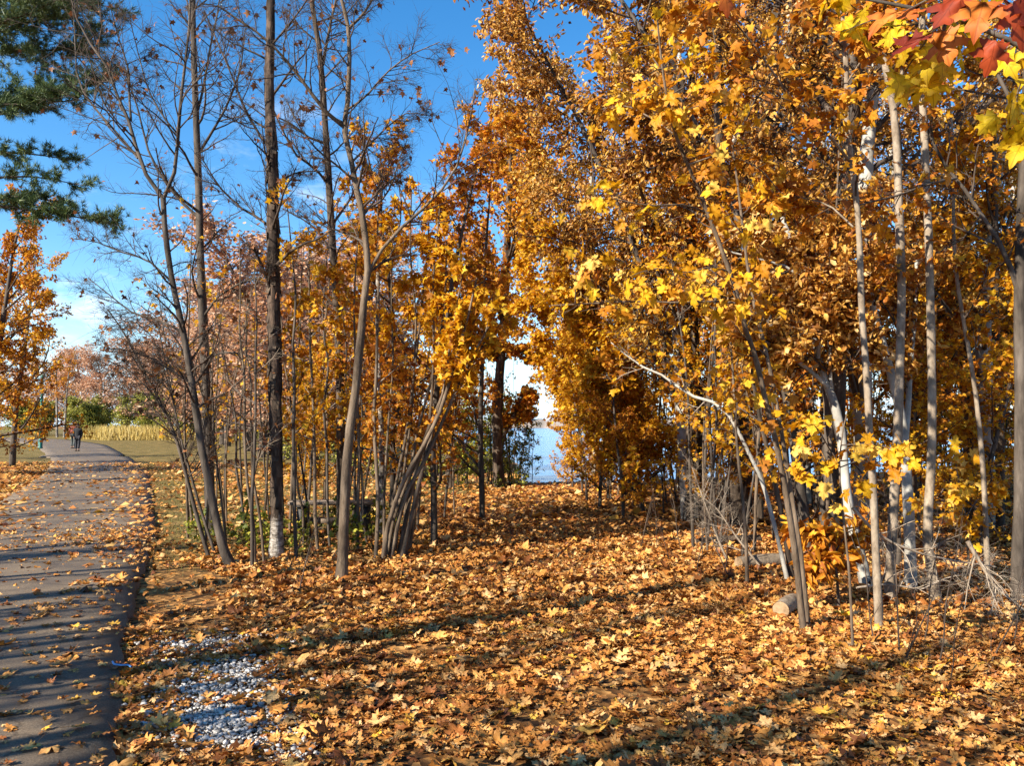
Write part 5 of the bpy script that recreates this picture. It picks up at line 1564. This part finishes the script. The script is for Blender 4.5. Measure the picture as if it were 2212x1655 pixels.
fallen_branch('long dead grey branch sprawling between the pale maple feet and the dark trunk', [(1842, 1098), (1890, 1150), (1930, 1175), (2000, 1200), (2080, 1215), (2150, 1225)], 7.0, 0.014, 70)
fallen_branch('thin dead branch dropping to the ground beneath the wavy sapling', [(2090, 1170), (2120, 1220), (2150, 1270), (2190, 1300), (2215, 1320)], 7.0, 0.02, 71, -0.2)
fallen_branch('twiggy dead branch across the feet of the two pale maples', [(1850, 1270), (1920, 1262), (1990, 1275), (2040, 1250), (2110, 1235)], 7.1, 0.01, 72)
fallen_branch('bleached forked branch standing up at the wood edge near the cut log', [(1570, 1210), (1545, 1150), (1520, 1080), (1495, 1010)], 9.4, 0.016, 73)
fallen_branch('second bleached branch crossing the forked one near the cut log', [(1640, 1222), (1590, 1160), (1550, 1100), (1500, 1060)], 8.8, 0.014, 74)


def bench():
    c = gnd(722, 1152)
    root = empty('bench', (c[0], c[1], 0), 'low backless wooden bench on dark legs, half hidden behind the thicket stems', 'bench', None, 0.06)
    for k in range(2):
        b = MB()
        b.box((0, -0.1 + 0.2 * k, 0.455), (1.3, 0.185, 0.045))
        b.build('seat_plank', M['planks'], root)
    for x in (-0.46, 0.46):
        b = MB()
        b.box((x, 0, 0.2), (0.12, 0.32, 0.46))
        b.box((x, 0, 0.415), (0.15, 0.37, 0.03))
        b.build('leg', M['dark_post'], root)
    b = MB()
    b.box((0, 0, 0.19), (0.79, 0.05, 0.08))
    b.build('stretcher', M['planks'], root)


M['planks'] = bark_mat('planks', [(0.1, 0.075, 0.055), (0.2, 0.15, 0.11), (0.3, 0.23, 0.17)], 12, 0.3, (0.15, 1, 1))
M['dark_post'] = flat_mat('dark_post', (0.02, 0.018, 0.016), 0.7)
bench()


def lamp_post():
    p = gnd(87, 971)
    root = empty('lamp_post', (p[0], p[1], 0), 'green lamp post standing on the inner verge of the path bend', 'lamp post')
    b = MB()
    b.lathe([(0.16, -0.05), (0.16, 0.1), (0.13, 0.16), (0.125, 0.7), (0.11, 0.76)], 14)
    b.build('base', M['green_paint'], root, False)
    b = MB()
    b.lathe([(0.1, 0.74), (0.085, 3.0), (0.07, 4.9), (0.09, 4.93), (0.09, 5.0)], 12)
    b.build('pole', M['green_paint'], root, True)
    b = MB()
    b.lathe([(0.1, 5.002), (0.2, 5.12), (0.23, 5.5), (0.18, 5.52)], 14)
    b.build('lamp_globe', M['lamp_glass'], root, True)
    b = MB()
    b.lathe([(0.27, 5.523), (0.25, 5.57), (0.12, 5.72), (0.03, 5.8)], 14)
    b.build('lamp_cap', M['green_paint'], root, True)


M['green_paint'] = flat_mat('green_paint', (0.012, 0.13, 0.1), 0.4, 0.2)
M['lamp_glass'] = flat_mat('lamp_glass', (0.7, 0.7, 0.66), 0.3, 0.05)
lamp_post()


def blue_strap():
    p = [gnd(*a, 0.075) for a in ((243, 1437), (246, 1443), (262, 1445), (276, 1444), (284, 1449))]
    P = resample(p, 14)[None]
    c = P[0, 7].copy()
    V, F = tubes(P - c, np.full((1, 14), 0.006), 6)
    o = link('cord', new_mesh('cord', V, [F], True), flat_mat('blue_cord', (0.12, 0.3, 0.55), 0.5))
    o.location = c + (0, 0, 0.02)
    tag(o, 'short blue cord lying at the broken edge of the asphalt', 'cord')


blue_strap()

# ------------------------------------------------------------------ two people walking away on the path
def skin(name, joints, edges, radii, mat, parent):
    me = bpy.data.meshes.new(name)
    me.from_pydata([tuple(j) for j in joints], edges, [])
    o = link(name, me, mat, parent)
    md = o.modifiers.new('skin', 'SKIN')
    md.use_smooth_shade = True
    for i, r in enumerate(radii):
        me.skin_vertices[0].data[i].radius = (r, r) if not isinstance(r, tuple) else r
    me.skin_vertices[0].data[0].use_root = True
    s = o.modifiers.new('sub', 'SUBSURF')
    s.levels = s.render_levels = 2
    return o


M['skin'] = flat_mat('skin', (0.45, 0.26, 0.18), 0.6, 0.08)
M['black_cloth'] = flat_mat('black_cloth', (0.008, 0.008, 0.01), 0.85)
M['black_denim'] = flat_mat('black_denim', (0.014, 0.014, 0.02), 0.85)
M['red_cloth'] = flat_mat('red_cloth', (0.16, 0.03, 0.016), 0.8)
M['grey_cloth'] = flat_mat('grey_cloth', (0.05, 0.055, 0.05), 0.85)
M['hair'] = flat_mat('hair', (0.03, 0.018, 0.012), 0.7)


def walker(u, v, h, rz, label, top_m, leg_m, cap, stride, long_coat):
    p = gnd(u, v, 0.075)
    k = h / 1.72
    root = empty('person', (p[0], p[1], 0.075), label, 'person', 'two people strolling on the path', rz)
    root.scale = (k, k, k)
    f, s = stride, 0.09
    J = [(0, 0, 0.93), (0, 0.0, 1.12), (0, -0.01, 1.34), (0, 0.0, 1.46), (0, 0.01, 1.53), (0, 0.015, 1.62), (0, 0.01, 1.7),
         (-0.17, 0, 1.39), (-0.23, -0.05 * f, 1.12), (-0.22, 0.1 * f, 0.9), (-0.215, 0.15 * f, 0.8), (0.17, 0, 1.39), (0.23, 0.02, 1.12), (0.22, -0.06 * f + 0.02, 0.9), (0.215, -0.1 * f + 0.02, 0.8),
         (-s, 0, 0.88), (-s - 0.01, 0.14 * f, 0.48), (-s - 0.01, 0.02 * f, 0.08), (-s - 0.02, 0.14 + 0.02 * f, 0.035), (s, 0, 0.88), (s + 0.01, -0.08 * f, 0.48), (s + 0.01, -0.3 * f, 0.1), (s + 0.02, 0.12 - 0.3 * f, 0.04)]
    E = [(0, 1), (1, 2), (2, 3), (3, 4), (4, 5), (5, 6), (2, 7), (7, 8), (8, 9), (9, 10), (2, 11), (11, 12), (12, 13), (13, 14), (0, 15), (15, 16), (16, 17), (17, 18), (0, 19), (19, 20), (20, 21), (21, 22)]
    R = [0.14, (0.15, 0.11), (0.15, 0.11), 0.055, 0.075, 0.1, 0.08, 0.06, 0.045, 0.035, 0.04, 0.06, 0.045, 0.035, 0.04, 0.09, 0.062, 0.04, 0.035, 0.09, 0.062, 0.04, 0.035]
    skin('body', J, E, R, M['skin'], root)
    z0 = 0.72 if long_coat else 0.9
    skin('coat', [(0, 0, 1.12), (0, -0.01, 1.34), (0, 0.0, 1.47), (0, 0, z0 + 0.1), (0, 0, z0), J[7], J[8], J[9], J[11], J[12], J[13]], [(0, 1), (1, 2), (0, 3), (3, 4), (1, 5), (5, 6), (6, 7), (1, 8), (8, 9), (9, 10)],
         [(0.195, 0.15), (0.19, 0.15), 0.09, (0.21, 0.17), (0.215, 0.18), 0.09, 0.075, 0.065, 0.09, 0.075, 0.065], top_m, root)
    skin('trousers', [(0, 0, 0.9), J[15], J[16], (J[17][0], J[17][1], 0.11), J[19], J[20], (J[21][0], J[21][1], 0.13)], [(0, 1), (1, 2), (2, 3), (0, 4), (4, 5), (5, 6)], [(0.17, 0.13), 0.105, 0.085, 0.07, 0.105, 0.085, 0.07], leg_m, root)
    for a, b in ((J[17], J[18]), (J[21], J[22])):
        skin('shoe', [(a[0], a[1] - 0.05, 0.045), (a[0], a[1] + 0.06, 0.045), (b[0], b[1] + 0.05, 0.035)], [(0, 1), (1, 2)], [0.05, 0.052, 0.042], M['black_cloth'], root)
    if cap:
        skin('hat', [(0, 0.01, 1.68), (0, 0.01, 1.75), (0, 0.0, 1.79)], [(0, 1), (1, 2)], [0.115, 0.105, 0.07], M['black_cloth'], root)
    else:
        skin('hair', [(0, -0.02, 1.64), (0, -0.01, 1.72), (0, -0.05, 1.56)], [(0, 1), (0, 2)], [0.115, 0.09, 0.09], M['hair'], root)


walker(167, 975, 1.62, 0.2, 'person in a long black coat and dark trousers walking on the path', M['black_cloth'], M['black_denim'], False, 0.5, True)
walker(158, 969, 1.78, 0.15, 'taller person in a red jacket and dark hat beside the black-coated one', M['red_cloth'], M['grey_cloth'], True, 0.7, False)
